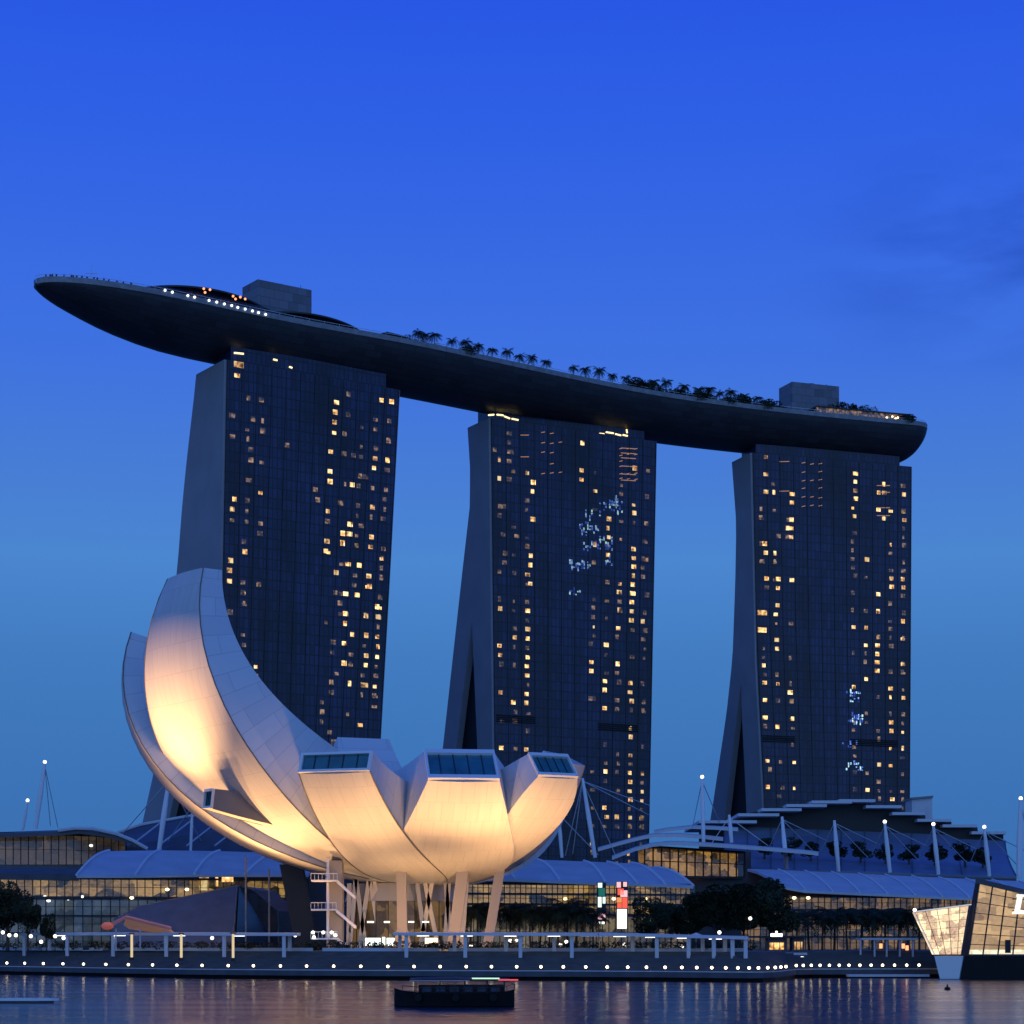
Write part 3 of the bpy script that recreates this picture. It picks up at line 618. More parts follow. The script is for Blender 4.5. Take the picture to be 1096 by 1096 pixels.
def tree_proto(label, seed, h_=12., wd=5., trunk=.3, n=5200):
    rnd = random.Random(seed); root = thing('broadleaf_tree', label, 'tree', (0, 0, 0)); t = MB()
    t.tube((0, 0, 0), (.1, 0, h_ * .35), .34, .24, 8); blobs = []
    for i in range(11):
        a = i * 2.4; rr = wd * rnd.uniform(.25, .8); z = h_ * rnd.uniform(.36, .86); c = (math.cos(a) * rr, math.sin(a) * rr, z)
        t.tube((.1, 0, h_ * rnd.uniform(.2, .35)), c, .14, .04, 5); blobs.append((c, wd * rnd.uniform(.28, .46), rnd.uniform(.6, .9)))
    blobs.append(((0, 0, h_ * .82), wd * .5, .75)); blobs.append(((0, 0, h_ * .55), wd * .7, .7))
    build('trunk', t, MT['bark'], root, local=True); c = MB(); leaf_cloud(c, blobs, n, .34, rnd); build('crown', c, MT['leaf'], root, local=True, recalc=False); return root
def shrub_proto(label, seed, w_=3., h_=2.6, n=900, name='shrub'):
    rnd = random.Random(seed); root = thing(name, label, 'shrub', (0, 0, 0)); s = MB(); blobs = []
    for i in range(6):
        c = (w_ * rnd.uniform(-.8, .8), rnd.uniform(-1, 1), h_ * rnd.uniform(.3, .75)); s.tube((c[0] * .5, 0, 0), c, .08, .03, 5); blobs.append((c, h_ * rnd.uniform(.35, .55), .8))
    build('stem', s, MT['bark'], root, local=True); c = MB(); leaf_cloud(c, blobs, n, .22, rnd); build('crown', c, MT['leaf'], root, local=True, recalc=False); return root

DP = [447, 455, 466, 483, 498, 513, 527, 542, 556, 569.6, 584.7, 613, 627, 642, 655, 670, 700, 713, 732, 748, 760, 770, 782, 796, 812]
def ord_(i): return ['first', 'second', 'third', 'fourth', 'fifth', 'sixth', 'seventh', 'eighth', 'ninth', 'tenth', 'eleventh', 'twelfth', 'thirteenth', 'fourteenth', 'fifteenth', 'sixteenth', 'seventeenth', 'eighteenth', 'nineteenth', 'twentieth', 'twenty-first', 'twenty-second', 'twenty-third', 'twenty-fourth', 'twenty-fifth', 'twenty-sixth', 'twenty-seventh', 'twenty-eighth', 'twenty-ninth', 'thirtieth', 'thirty-first', 'thirty-second', 'thirty-third', 'thirty-fourth', 'thirty-fifth', 'thirty-sixth', 'thirty-seventh', 'thirty-eighth', 'thirty-ninth', 'fortieth', 'forty-first', 'forty-second', 'forty-third', 'forty-fourth', 'forty-fifth', 'forty-sixth', 'forty-seventh', 'forty-eighth', 'forty-ninth', 'fiftieth', 'fifty-first', 'fifty-second', 'fifty-third', 'fifty-fourth', 'fifty-fifth', 'fifty-sixth', 'fifty-seventh', 'fifty-eighth', 'fifty-ninth', 'sixtieth'][i]
pp = [palm_proto('small palm', seed=k, hgt=5.6, L=2.6, nf=24, lw=.36) for k in (1, 2)]
used = [False, False]
def put(protos, used, k, loc, rz, sc_, label, group):
    i = k % len(protos)
    if not used[i]:
        used[i] = True; r = protos[i]; r.location = loc; r.rotation_euler = (0, 0, rz); r.scale = (sc_,) * 3 if not isinstance(sc_, tuple) else sc_
        r['label'] = label; r['group'] = group; return r
    return dup(protos[i], loc, rz, sc_, label, group)
for k, x in enumerate(DP):
    s = s_at(x, 16); put(pp, used, k, deck(s, 16, RIM - 1.2), k * 1.7, random.uniform(.85, 1.1), 'small dark palm on the roof deck, %s from the left along its edge' % ord_(k), 'palms along the roof deck edge')
sp = [shrub_proto('shrub', k) for k in (11, 12)]; used = [False, False]
SB = [(438, 1), (498, 1.1), (682, 1.3), (688, 1.6), (694, 1.2), (726, 1.2), (735, 1.3), (744, 1.1), (753, 1.3), (760, .9), (790, 1.3), (798, 1.1), (806, 1.2), (815, 1.1), (823, 1.1), (676, .9), (704, .9), (719, 1.0), (766, .9), (776, 1.0), (831, 1.0), (838, .8), (905, .9), (920, .9), (935, .9), (966, 1.1), (972, 1.0)]
for k, (x, q) in enumerate(SB):
    s = s_at(x, 15.2); zz = RIM - 1.2; v_ = 15.2; q *= 1.55
    if x in (905, 920, 935): zz = RIM + 3.6; v_ = 10
    put(sp, used, k, deck(s, v_, zz), k * 2.1, q, 'dark leafy shrub on the roof deck, %s of the shrubs from the left' % ord_(k), 'shrubs along the roof deck edge')
u_ = thing('tent_canopy', 'small white pointed tent among the palms on the roof deck', 'tent', deck(s_at(467, 14), 14, RIM - 1.2)); q = u_.location
m = MB(); m.add([(q.x - 3, q.y - 2, q.z + 2), (q.x + 3, q.y - 1, q.z + 2), (q.x + 3, q.y + 3, q.z + 2), (q.x - 3, q.y + 3, q.z + 2), (q.x, q.y + 1, q.z + 4)], [(0, 1, 4), (1, 2, 4), (2, 3, 4), (3, 0, 4), (3, 2, 1, 0)]); build('cover', m, MT['white'], u_)
for a, b in ((-2.7, -1.7), (2.7, -.8), (2.7, 2.7), (-2.7, 2.7)):
    m = MB(); m.tube(q + Vector((a, b, 0)), q + Vector((a, b, 2.05)), .08, .08, 5); build('pole', m, MT['steel'], u_)

# people on the observation deck: one continuous skinned body each
def person_proto(seed, arm):
    me = bpy.data.meshes.new('person')
    V = [(0, 0, .92), (0, 0, 1.15), (0, 0, 1.4), (0, 0, 1.52), (0, .02, 1.66), (.19, 0, 1.4), (.25, -.03, 1.12), (.22 + arm, -.18, .92 + arm), (-.19, 0, 1.4), (-.25, -.03, 1.12), (-.22, -.16, .92), (.1, 0, .86), (.11, -.02, .48), (.12, .02, .08), (.13, -.12, .04), (-.1, 0, .86), (-.11, -.04, .48), (-.12, 0, .08), (-.13, -.14, .04)]
    Ed = [(0, 1), (1, 2), (2, 3), (3, 4), (2, 5), (5, 6), (6, 7), (2, 8), (8, 9), (9, 10), (0, 11), (11, 12), (12, 13), (13, 14), (0, 15), (15, 16), (16, 17), (17, 18)]
    rad = [.14, .13, .15, .06, .11, .07, .05, .04, .07, .05, .04, .09, .065, .045, .04, .09, .065, .045, .04]
    me.from_pydata(V, Ed, []); o = bpy.data.objects.new('person', me); C.objects.link(o)
    md = o.modifiers.new('Skin', 'SKIN')
    if not me.skin_vertices: me.attributes
    for i, r in enumerate(rad): me.skin_vertices[0].data[i].radius = (r, r)
    me.skin_vertices[0].data[0].use_root = True
    o.modifiers.new('Sub', 'SUBSURF').levels = 1
    me.materials.append(MT['cloth'])
    return o
try:
    pe0 = person_proto(1, 0); first = True
    for k, x in enumerate([50, 54, 58, 62, 69, 77, 80, 84, 89, 94, 101, 106, 112, 118, 126, 134, 141]):
        o = pe0 if first else pe0.copy()
        if not first: C.objects.link(o)
        first = False; s = max(1.2, s_at(x, 1)); s = s_at(x, min(hw(s) * .5, 11)); v_ = max(0, hw(s) - 1.6)
        s = s_at(x, v_); o.location = deck(s, max(0, hw(s) - 1.6), RIM - .6); o.rotation_euler = (0, 0, random.uniform(-.8, .8)); o.scale = (1.15, 1.15, random.uniform(1.05, 1.25))
        tag(o, 'dark silhouette of a person standing at the rail near the bow of the roof deck', 'person', 'people at the bow rail of the roof deck')
except Exception as ex:
    print('person failed', ex)

# ------------------------------------------------------------------ lotus museum
KS = 1.04; MXC, MYC, MZ0 = -12.154 * KS, 340 * KS, 5 + 9.62 * KS
mus = thing('art_museum', 'pale lotus-shaped museum of curved petals, lit warm from below, on the waterfront plaza', 'museum', (MXC, MYC, PZ))
def petal(th, a, b, t1, dl, Wa, Wb, h0, h1, k, window=None, label=None, bulge=.05, dz=0, side='side'):
    th = R(th) ; a *= KS; b *= KS; Wa *= KS; Wb *= KS; h0 *= KS; h1 *= KS; k *= KS
    n = 44
    def frame(u, z, v): return Vector((MXC + u * math.sin(th) + v * math.cos(th), MYC - u * math.cos(th) + v * math.sin(th), z))
    outer = []; inner = []; ws = []; arc = [0]
    for i in range(n + 1):
        s = i / n; t = max(.02, t1 * s); u = a * math.sin(t); z = MZ0 + dz + b * (1 - math.cos(t)); Wd = Wa + (Wb - Wa) * s; wg = u * math.tan(dl) + .02
        w_ = 1 / ((wg ** -4 + Wd ** -4) ** .25)
        tu, tz = a * math.cos(t), b * math.sin(t); Ln = math.hypot(tu, tz) + 1e-6; tu /= Ln; tz /= Ln
        hh = h0 + (h1 - h0) * s; q3 = k * s ** 3
        outer.append([frame(u + tz * bulge * w_ * (1 - q * q), z - tu * bulge * w_ * (1 - q * q), w_ * q) for q in [x / 5 - 1 for x in range(11)]])
        iu, iz = u - tz * hh + q3 * tu, z + tu * hh + q3 * tz
        inner.append([frame(iu, iz, w_ * q) for q in (-1, 0, 1)]); ws.append(w_)
        if i: arc.append(arc[-1] + (outer[i][5] - outer[i - 1][5]).length)
    m = MB(); m.grid(outer, 0); m.grid([list(reversed(r)) for r in inner], 1)
    M_ = 6; sides = []
    for sg in (0, -1):
        rows_ = [[outer[i][sg].lerp(inner[i][sg], j / M_) for j in range(M_ + 1)] for i in range(n + 1)]
        f0 = len(m.f); m.grid(rows_ if sg else [list(reversed(r)) for r in rows_], 1); sides.append((f0, len(m.f)))
    OL, OR_, IL, IR = outer[-1][0], outer[-1][-1], inner[-1][0], inner[-1][-1]
    m.add([p_ for p_ in outer[-1]] + [IR, inner[-1][1], IL], [tuple(range(14))], 0)
    # uv: along the petal, across its depth
    me_o = build('petal', m, [MT['clad'], MT[side]], mus, recalc=False)
    if label: me_o['label'] = label
    me = me_o.data; uvl = me.uv_layers.new(name='UVMap')
    uv = [(ws[i] * (x / 5 - 1) + 40, arc[i]) for i in range(n + 1) for x in range(11)] + [(ws[i] * q, arc[i]) for i in range(n + 1) for q in (-1, 0, 1)]
    for _ in (0, 1): uv += [((outer[i][5] - inner[i][1]).length * x / M_ + 1.5, arc[i]) for i in range(n + 1) for x in range(M_ + 1)]
    uv += [(0, 0)] * (len(me.vertices) - len(uv))
    for lp_ in me.loops: uvl.data[lp_.index].uv = uv[lp_.vertex_index]
    if label and 'centre' not in label and 'right front' not in label:
        for nm, ix in (('edge_trim', 0), ('edge_trim', -1)):
            tr_ = MB(); tr_.path([outer[i][ix] for i in range(6, n + 1, 2)], .13, 4); build(nm, tr_, MT['trim'], me_o)
    for pl in me.polygons: pl.use_smooth = pl.material_index == 0 and len(pl.vertices) == 4
    if window:
        c = (OL + OR_ + IL + IR) / 4; nrm = (OR_ - OL).cross(IL - OL).normalized()
        if nrm.dot(Vector((0, 0, 0)) - c) < 0 and window == 1: nrm = -nrm
        outw = frame(100, c.z, 0) - frame(0, c.z, 0)
        if nrm.dot(outw) < 0: nrm = -nrm
        def P(x, y, d): return OL.lerp(OR_, x).lerp(IL.lerp(IR, x), y) + nrm * d
        fr = MB()
        for (x0, x1, y0, y1) in ((0, 1, 0, .12), (0, 1, .87, 1), (0, .035, .12, .87), (.965, 1, .12, .87)):
            fr.prism([P(x0, y0, .0), P(x1, y0, .0), P(x1, y1, .0), P(x0, y1, .0)], [P(x0, y0, .5), P(x1, y0, .5), P(x1, y1, .5), P(x0, y1, .5)])
        build('window_frame', fr, MT['white'], me_o)
        gp = MB(); gp.quad(P(.03, .1, .08), P(.97, .1, .08), P(.97, .9, .08), P(.03, .9, .08)); build('window', gp, MT['petalglass'], me_o)
        for x in (.2, .4, .6, .8):
            mu = MB(); mu.prism([P(x - .006, .12, .05), P(x + .006, .12, .05), P(x + .006, .87, .05), P(x - .006, .87, .05)], [P(x - .006, .12, .2), P(x + .006, .12, .2), P(x + .006, .87, .2), P(x - .006, .87, .2)])
            build('mullion', mu, MT['dark'], me_o)
    return me_o
petal(-53.2, 48.77, 36.37, 1.86, .37, 27.1, 5.71, 18.34, 2.93, 1.17, label='tallest petal, curving up and back on the left')
petal(-18.0, 52.0, 32.74, 1.01, .5, 7.75, 5.58, 19, 2.97, 1.18, 1, label='left front petal with a wide window')
petal(7.1, 52.0, 35.26, .93, .5, 15.53, 5.25, 19, 8.3, -1.93, 1, label='centre front petal, the brightest, with a window')
petal(27.2, 51.99, 38.06, .92, .15, 20.66, 3.41, 19, 4.86, .08, 1, label='right front petal with a window')
petal(-77.8, 51.39, 32.83, 1.80, .45, 16.36, 1.2, 6.5, 4.6, .3, label='slender petal behind the tallest one at the far left')
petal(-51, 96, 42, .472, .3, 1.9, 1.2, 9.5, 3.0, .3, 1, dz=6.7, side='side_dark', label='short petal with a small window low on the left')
petal(62, 27.5, 32, 1.16, .4, 8, 3.5, 14, 4.4, .5, label='petal seen edge on at the far right')
petal(100, 24, 30, 1.1, .35, 9, 4, 14, 3, .5)
petal(-112, 36, 32, 1.2, .35, 9, 4, 14, 3, .5)
petal(-158, 44, 36, 1.32, .35, 12, 5, 14, 2.5, .5, label='rear petal whose top shows between the tallest and the left front petal')
petal(140, 34, 30, 1.1, .35, 9, 4, 14, 3, .5)
# columns under the bowl
def col(pts, D, name, wx, wy, m_='column', D2=None, flare=0):
    (x0, y0), (x1, y1) = pts; a = at(x0, y0, D); b = at(x1, y1, D2 or D); a.z += 1.5; b.z = PZ
    m = MB(); q = [(-wx, -wy), (wx, -wy), (wx, wy), (-wx, wy)]
    k = a.lerp(b, .75)
    mk = lambda p_, f: [(p_.x + i * f, p_.y + j * f, p_.z) for i, j in q]
    m.prism(mk(k, 1), mk(a, 1)); m.prism(mk(b, 1 + flare), mk(k, 1.001)); return build(name, m, MT[m_], mus)
col([(429.5, 930), (431, 1005)], 336, 'main_column', .8, .9, flare=1.1)
col([(497, 930), (484, 1008)], 336, 'main_column', .95, 1.0)
col([(537, 930), (521, 1010)], 338, 'main_column', .8, 1.0)
o = col([(312, 935), (330, 1010)], 352, 'main_column', 1.9, 1.6, 'dark'); o['label'] = 'dark leaning column at the left'  # same kind of column; its shade is put in as a dark material
for (a, b) in (((395, 950), (384, 1013)), ((396, 950), (409, 1008)), ((424, 960), (411, 1008)), ((430, 962), (442, 1008)), ((453, 946), (470, 1004)), ((464, 946), (449, 1004)), ((476, 945), (484, 1004)), ((481, 945), (476, 1004)), ((374, 955), (373, 1008)), ((381, 950), (374, 1008)), ((381, 950), (392, 1010)), ((400, 952), (418, 1010)), ((438, 955), (428, 1010)), ((446, 950), (456, 1008)), ((500, 948), (494, 1006))):
    col([a, b], 348 if a[0] < 440 else 345, 'lattice_column', .36, .36, 'clad_plain')
dr_ = MB(); c0 = Vector((MXC, MYC, 0)); rg = lambda r, z: [(MXC - 6 + r * math.cos(2 * math.pi * i / 28), MYC + 3 + r * math.sin(2 * math.pi * i / 28), z) for i in range(28)]
dr_.prism(rg(10, PZ), rg(10, 13)); build('lobby_drum', dr_, lit_mat('lobby_glass', (.02, .012, .006), (.22, .12, .035), (.6, .6, .5), .8, .4, .85), mus)
cp = MB(); cp.prism(rg(10.4, 12.4), rg(9.5, 15.4)); build('drum_collar', cp, MT['clad'], mus)
lm = MB()
for i in range(28):
    a = rg(10.05, 4.2)[i]; b = rg(10.05, 4.2)[(i + 1) % 28]; lm.tube(a, (a[0], a[1], 12.4), .1, .1, 4)
build('mullion', lm, MT['dark'], mus)
for x0, x1, y0, y1, mt in ((391, 407, 1004, 1012, 'coollight'), (409, 412, 1003, 1012, 'coollight'), (414, 422, 1004, 1012, 'coollight'), (393, 400, 986, 987.6, 'whitelight'), (411, 417, 986, 987.6, 'whitelight'), (437, 443, 986, 987.4, 'whitelight'), (452, 459, 986, 987.4, 'whitelight'), (455, 468, 1004, 1010, 'shoplight')):
    m = MB(); a, b = at(x0, y1, 338.5), at(x1, y0, 338.5); m.box(a.x, b.x, 338.5, 338.9, max(a.z, PZ + .3), b.z); build('lit_panel', m, MT[mt], mus)

# floodlights standing on the plaza round the bowl
def flood(x, y, tx, ty, tz, power, size, idx, col_=(1, .54, .215), blend=1.):
    f = thing('floodlight', 'low plaza floodlight aimed up at the museum bowl, %s from the left' % ord_(idx), 'floodlight', (x, y, PZ), 0, 'floodlights round the museum')
    m = MB(); m.box(x - .45, x + .45, y - .3, y + .3, PZ + .15, PZ + .75); build('housing', m, MT['dark'], f)
    m = MB(); m.box(x - .5, x + .5, y - .1, y + .1, PZ, PZ + .15); build('bracket', m, MT['steel'], f)
    l = bpy.data.lights.new('flood_beam', 'SPOT'); l.energy = power; l.color = col_; l.spot_size = R(size); l.spot_blend = blend; l.shadow_soft_size = .6
    o = bpy.data.objects.new('flood_beam', l); C.objects.link(o); o.parent = f; o.location = (0, -.1, 1.0)
    o.rotation_euler = (Vector((tx, ty, tz)) - Vector((x, y, PZ + 1))).to_track_quat('-Z', 'Y').to_euler()
def ring(azd, r): return MXC + r * math.sin(R(azd)), MYC - r * math.cos(R(azd))
FL = [(at(92, 1000, 328), at(192, 622, 322), 330000, 50), (at(196, 1000, 326), at(205, 862, 350), 12000, 80), (at(150, 1000, 336), at(212, 770, 324), 20000, 80), (at(268, 1000, 338), at(245, 785, 324), 58000, 80), (at(300, 1000, 341), at(300, 890, 330), 14000, 110), (at(330, 1000, 326), at(335, 885, 330), 9000, 60), (at(372, 1000, 312), at(365, 880, 314), 26000, 95), (at(488, 1000, 306), at(494, 884, 313), 40000, 60), (at(455, 1000, 308), at(455, 910, 318), 14000, 120), (at(590, 1000, 312), at(578, 872, 322), 34000, 85),
      (at(408, 1000, 322), at(430, 935, 345), 8000, 130), (at(505, 1000, 322), at(490, 935, 345), 8000, 130)]
for i, (a, tg, pw, szz) in enumerate(FL): flood(a.x, a.y, tg.x, tg.y, tg.z, pw, szz, i)

# stair tower at the museum's left foot
st = thing('stair_tower', 'pale open stair tower with landings under the left of the museum bowl', 'stairs', az(355, 334, PZ))
m = MB(); a, b = at(352, 1006, 334), at(366, 921, 334); m.box(a.x, b.x, 334, 338, PZ, b.z); build('core', m, MT['column'], st)
m = MB(); a = at(351, 918, 333.4); m.box(a.x - .2, a.x + .2, 333, 333.9, PZ, a.z); build('spine', m, MT['white'], st)
for y, x0, x1 in ((942, 334, 362), (973, 334, 361), (1004, 334, 362)):
    m = MB(); a, b = at(x0, y, 332.5), at(x1, y, 332.5); m.box(a.x, b.x, 330.5, 333.9, a.z - .25, a.z); m.box(a.x, b.x, 330.5, 330.6, a.z + .95, a.z + 1.05)
    for i in range(8): xx = a.x + (b.x - a.x) * i / 7; m.box(xx - .03, xx + .03, 330.52, 330.58, a.z, a.z + 1)
    build('landing', m, MT['white'], st)
for (x0, y0, x1, y1) in ((361, 942, 380, 959), (360, 973, 381, 991), (361, 1004, 374, 1012.5)):
    m = MB(); a, b = at(x0, y0, 332), at(x1, y1, 332)
    for yy in (331, 333): m.prism([(a.x, yy, a.z - .5), (a.x, yy + .12, a.z - .5), (a.x, yy + .12, a.z + .05), (a.x, yy, a.z + .05)], [(b.x, yy, max(PZ, b.z - .5)), (b.x, yy + .12, max(PZ, b.z - .5)), (b.x, yy + .12, b.z + .05), (b.x, yy, b.z + .05)])
    for i in range(10): k = (i + .5) / 10; q = a.lerp(b, k); m.box(q.x - .25, q.x + .25, 331.15, 332.98, max(PZ, q.z - .2), max(PZ + .1, q.z - .1))
    build('stair_flight', m, MT['white'], st)
for x, y in ((335, 998), (336, 1003), (346, 998), (355, 998), (359, 1001)):
    m = MB(); q = at(x, y, 330.3); m.ball(q, .28, 8); build('lamp', m, MT['whitelight'], st)

# ------------------------------------------------------------------ waterfront: lamps, canopies, planters
LX = [7, 26, 46, 67, 89, 113, 137, 163, 189, 216, 244, 271, 300, 328, 357, 386, 415, 443, 471, 499, 526, 553, 579, 603, 627, 650, 672, 692, 712, 730, 746, 762, 777, 790, 802, 812, 822, 830, 836, 841.5, 852.5, 860, 868.6, 878, 888, 898.5, 909, 920.7, 932.7, 945, 957.8, 970.8, 984]
lp = thing('quay_lamp', '', 'lamp', (0, 0, 1.42))
m = MB(); m.tube((0, 0, 0), (0, 0, .3), .09, .07, 8); build('post', m, MT['dark'], lp, local=True)
m = MB(); m.ball((0, 0, .5), .2, 14); build('globe', m, MT['lampwhite'], lp, smooth=True, local=True)
for i, x in enumerate(LX):
    loc = Vector((az(x, qd(x), 0).x, qd(x) + .25, 1.42)); lab = 'small glowing globe lamp on the quay edge, %s from the left end of the row' % ord_(i)
    if i == 0: lp.location = loc; lp['label'] = lab; lp['group'] = 'globe lamps along the quay edge'
    else: dup(lp, loc, None, None, lab, 'globe lamps along the quay edge')

def canopy(label, x0, x1, off, zt, posts, dz=0., depth=5.0):
    c = thing('promenade_canopy', label, 'canopy', Vector((az((x0 + x1) / 2, qd((x0 + x1) / 2), 0).x, qd((x0 + x1) / 2) + off, 3)))
    n = 14; rows_ = []
    for i in range(n + 1):
        x = x0 + (x1 - x0) * i / n; D = qd(min(x, 800)) + off; z = zt + dz * i / n; q = az(x, D, z); rows_.append([q, Vector((q.x, D + depth, z + .1))])
    m = MB(); m.slab(rows_, .42); build('roof', m, MT['canopy'], c)
    for x, back in posts:
        D = qd(min(x, 800)) + off + (depth - .7 if back else .7); k = (x - x0) / (x1 - x0); zz = zt + dz * k - .4
        st_ = 1.3 + .3 * max(0, min(9, int((D - qd(min(x, 800)) - 5) / 1.3) + 1)); q = az(x, D, 0); m = MB(); m.box(q.x - .26, q.x + .26, D - .26, D + .26, st_, zz); build('post', m, MT['canopy'], c)
    m = MB()
    for i in range(2, n, 3):
        a = rows_[i][0]; m.box(a.x - .9, a.x + .9, a.y + 1.2, a.y + 1.6, a.z - .5, a.z - .43)
    build('ceiling_light', m, MT['whitelight'], c); return c
canopy('flat steel promenade canopy on the left, between the red tent and the stair tower', 20, 318, 11.5, 7.0, [(26, 0), (53, 1), (72, 0), (121, 0), (178, 0), (240, 0), (304, 0), (310, 1)], -.3)
canopy('flat steel promenade canopy in front of the museum columns and palms', 421, 640, 11.5, 6.75, [(428, 1), (435, 0), (486.5, 1), (498, 0), (541.6, 1), (557, 0), (593, 1), (612, 0)], -.1)
canopy('flat steel promenade canopy before the big trees, right of the palms', 641, 801, 11.5, 6.7, [(677, 1), (703, 0), (737, 0), (752, 1), (764, 0), (776, 1), (784, 0), (798, 0)], -.6)
pl_ = thing('light_pillar', '', 'light pillar', (0, 0, 0))
m = MB(); m.box(-.3, .3, -.3, .3, 0, .5); m.box(-.36, .36, -.36, .36, 4.1, 4.3); build('base', m, MT['dark'], pl_, local=True)
m = MB(); m.box(-.17, .17, -.17, .17, .5, 4.1); build('tube', m, lamp_mat('pillar_glow', (1, .78, .42), .75), pl_, local=True)
for i, x in enumerate((141, 194, 249.5)):
    loc = Vector((az(x, qd(x) + 9, 0).x, qd(x) + 9, 2.5)); lab = 'glowing pale light pillar under the left canopy, %s from the left' % ord_(i)
    if i == 0: pl_.location = loc; pl_['label'] = lab; pl_['group'] = 'light pillars under the left canopy'
    else: dup(pl_, loc, None, None, lab, 'light pillars under the left canopy')
PLN = [('left of the light pillars', -30, 110), ('behind the light pillars', 122, 235), ('left of the stair tower', 250, 335), ('below the museum columns', 345, 470), ('before the palms', 480, 640), ('before the broad trees', 648, 798)]
for lab, x0, x1 in PLN:
    n = max(4, int((x1 - x0) / 12)); off = 17.6; q0 = Vector((az((x0 + x1) / 2, qd((x0 + x1) / 2) + off, 0).x, qd((x0 + x1) / 2) + off, PZ))
    r_ = thing('planter', 'low stone planter with dark clipped hedge, ' + lab, 'planter', q0, 0, 'hedge planters on the plaza edge')
    rows_ = [[az(x0 + (x1 - x0) * i / n, qd(x0 + (x1 - x0) * i / n) + off, PZ + .5), az(x0 + (x1 - x0) * i / n, qd(x0 + (x1 - x0) * i / n) + off + 2, PZ + .5)] for i in range(n + 1)]
    m = MB(); m.slab(rows_, .5); build('box', m, MT['slab'], r_)
    c = MB(); rnd = random.Random(int(x0) + 99); bl = [(((a[0] + a[1]) / 2 + Vector((rnd.uniform(-1, 1), 0, .35))), .95 + rnd.uniform(0, .3), .6) for a in rows_ for _ in (0, 1)]
    leaf_cloud(c, bl, 160 * n, .2, rnd); build('hedge', c, MT['leaf'], r_, recalc=False)

# ------------------------------------------------------------------ shopping halls
def grid_front(root, pts, zb, zt_f, bays, floors, lit, depth=3.5, bar=.12, slab=.35, lamps=(), lampmat='shoplight', setback=.6):
    """glazed front: lit interior behind, floor slabs, mullions, glass; pts = plan polyline [(px, D)]"""
    P_ = [Vector((az(x, D, 0).x, D, 0)) for x, D in pts]; L_ = [(b - a).length for a, b in zip(P_, P_[1:])]; T_ = sum(L_)
    def pt(k, d=0):
        s = k * T_
        for a, b, l in zip(P_, P_[1:], L_):
            if s <= l + 1e-6: 
                t = (b - a) / l; return a + t * s + Vector((-t.y, t.x, 0)) * d
            s -= l
        return P_[-1].copy()
    up = lambda v, z: Vector((v.x, v.y, z))
    n = max(2, bays); zt = zt_f if callable(zt_f) else (lambda k: zt_f)
    m = MB(); m.grid([[up(pt(i / n, depth), zb), up(pt(i / n, depth), zt(i / n))] for i in range(n + 1)]); build('lit_interior', m, lit, root)
    for f in range(floors + 1):
        k = f / floors; m = MB(); m.slab([[up(pt(i / n, setback * .2), zb + (zt(i / n) - zb) * k), up(pt(i / n, depth - .05), zb + (zt(i / n) - zb) * k)] for i in range(n + 1)], slab); build('floor_slab', m, MT['roofdark'], root)
    m = MB()
    for i in range(n + 1): q = pt(i / n); m.tube(up(q, zb), up(q, zt(i / n)), bar, bar, 4)
    for f in range(floors * 2 + 1):
        k = f / floors / 2
        for i in range(n): m.tube(up(pt(i / n), zb + (zt(i / n) - zb) * k), up(pt((i + 1) / n), zb + (zt((i + 1) / n) - zb) * k), bar * .6, bar * .6, 4)
    build('mullion_grid', m, MT['dark'], root)
    m = MB(); m.grid([[up(pt(i / n, .15), zb), up(pt(i / n, .15), zt(i / n))] for i in range(n + 1)]); build('glass_wall', m, MT['glass'], root)
    for x, y in lamps:
        D = min(pts, key=lambda q: abs(q[0] - x))[1]
        q = at(x, y, D + 1.2); m = MB(); m.ball(q, .42, 8, sz=.7); build('lamp', m, MT[lampmat], root)
def roof(root, front, ridge, bulge, ribs, thick=.5, mt='roofmetal', ribr=.28):
    F_ = [at(*q) for q in front]; G_ = [at(*q) for q in ridge]; n = 10
    def sec(i, f):
        k = f / n; p_ = F_[i].lerp(G_[i], k); p_.z += bulge * math.sin(math.pi * k); return p_
    m = MB(); m.slab([[sec(i, f) for f in range(n + 1)] for i in range(len(F_))], thick); build('roof', m, MT[mt], root, smooth=False)
    for i in ribs:
        m = MB(); m.path([sec(i, f) + Vector((0, 0, .15)) for f in range(n + 1)], ribr, 6); build('roof_rib', m, MT['white'], root)
    # closed back below the ridge
    m = MB(); m.grid([[G_[i] - Vector((0, 0, thick)), Vector((G_[i].x, G_[i].y, PZ))] for i in range(len(F_))]); build('rear_wall', m, MT['roofdark'], root)

litA = lit_mat('arcade_interior', (.012, .010, .008), (.42, .24, .07), (.33, .33, .55), 1.3, .36, .85)
litB = lit_mat('hall_interior', (.012, .009, .006), (.30, .16, .045), (.4, .4, .5), 1.1, .38, .9)
litD = lit_mat('dim_interior', (.015, .014, .012), (.20, .13, .06), (.16, .16, .30), .8, .35, .85)
litS = lit_mat('slate_interior', (.022, .034, .055), (.12, .14, .17), (.3, .3, .4), .7, .3, .95)
ml = thing('shopping_arcade', 'low glazed shopping hall with ribbed curved roof left of the museum', 'shopping hall', az(150, 400, PZ))
roof(ml, [(82, 937, 395), (145, 937, 398), (208, 936, 402), (262, 936, 405), (330, 936, 408)], [(117, 911, 425), (172, 910, 428), (235, 911, 430), (300, 913, 432), (360, 915, 435)], 1.0, [0, 1, 2, 3])
grid_front(ml, [(-60, 396), (82, 397.5), (330, 410)], 14.3, 18.0, 46, 1, litA, lamps=[(179, 952), (200, 952), (141, 961), (218, 957)])
grid_front(ml, [(-60, 395.6), (82, 397), (330, 409.5)], PZ, 14.0, 40, 3, litS, lamps=[(48, 960), (52, 964), (73, 962), (88, 960), (24, 968)], lampmat='whitelight')
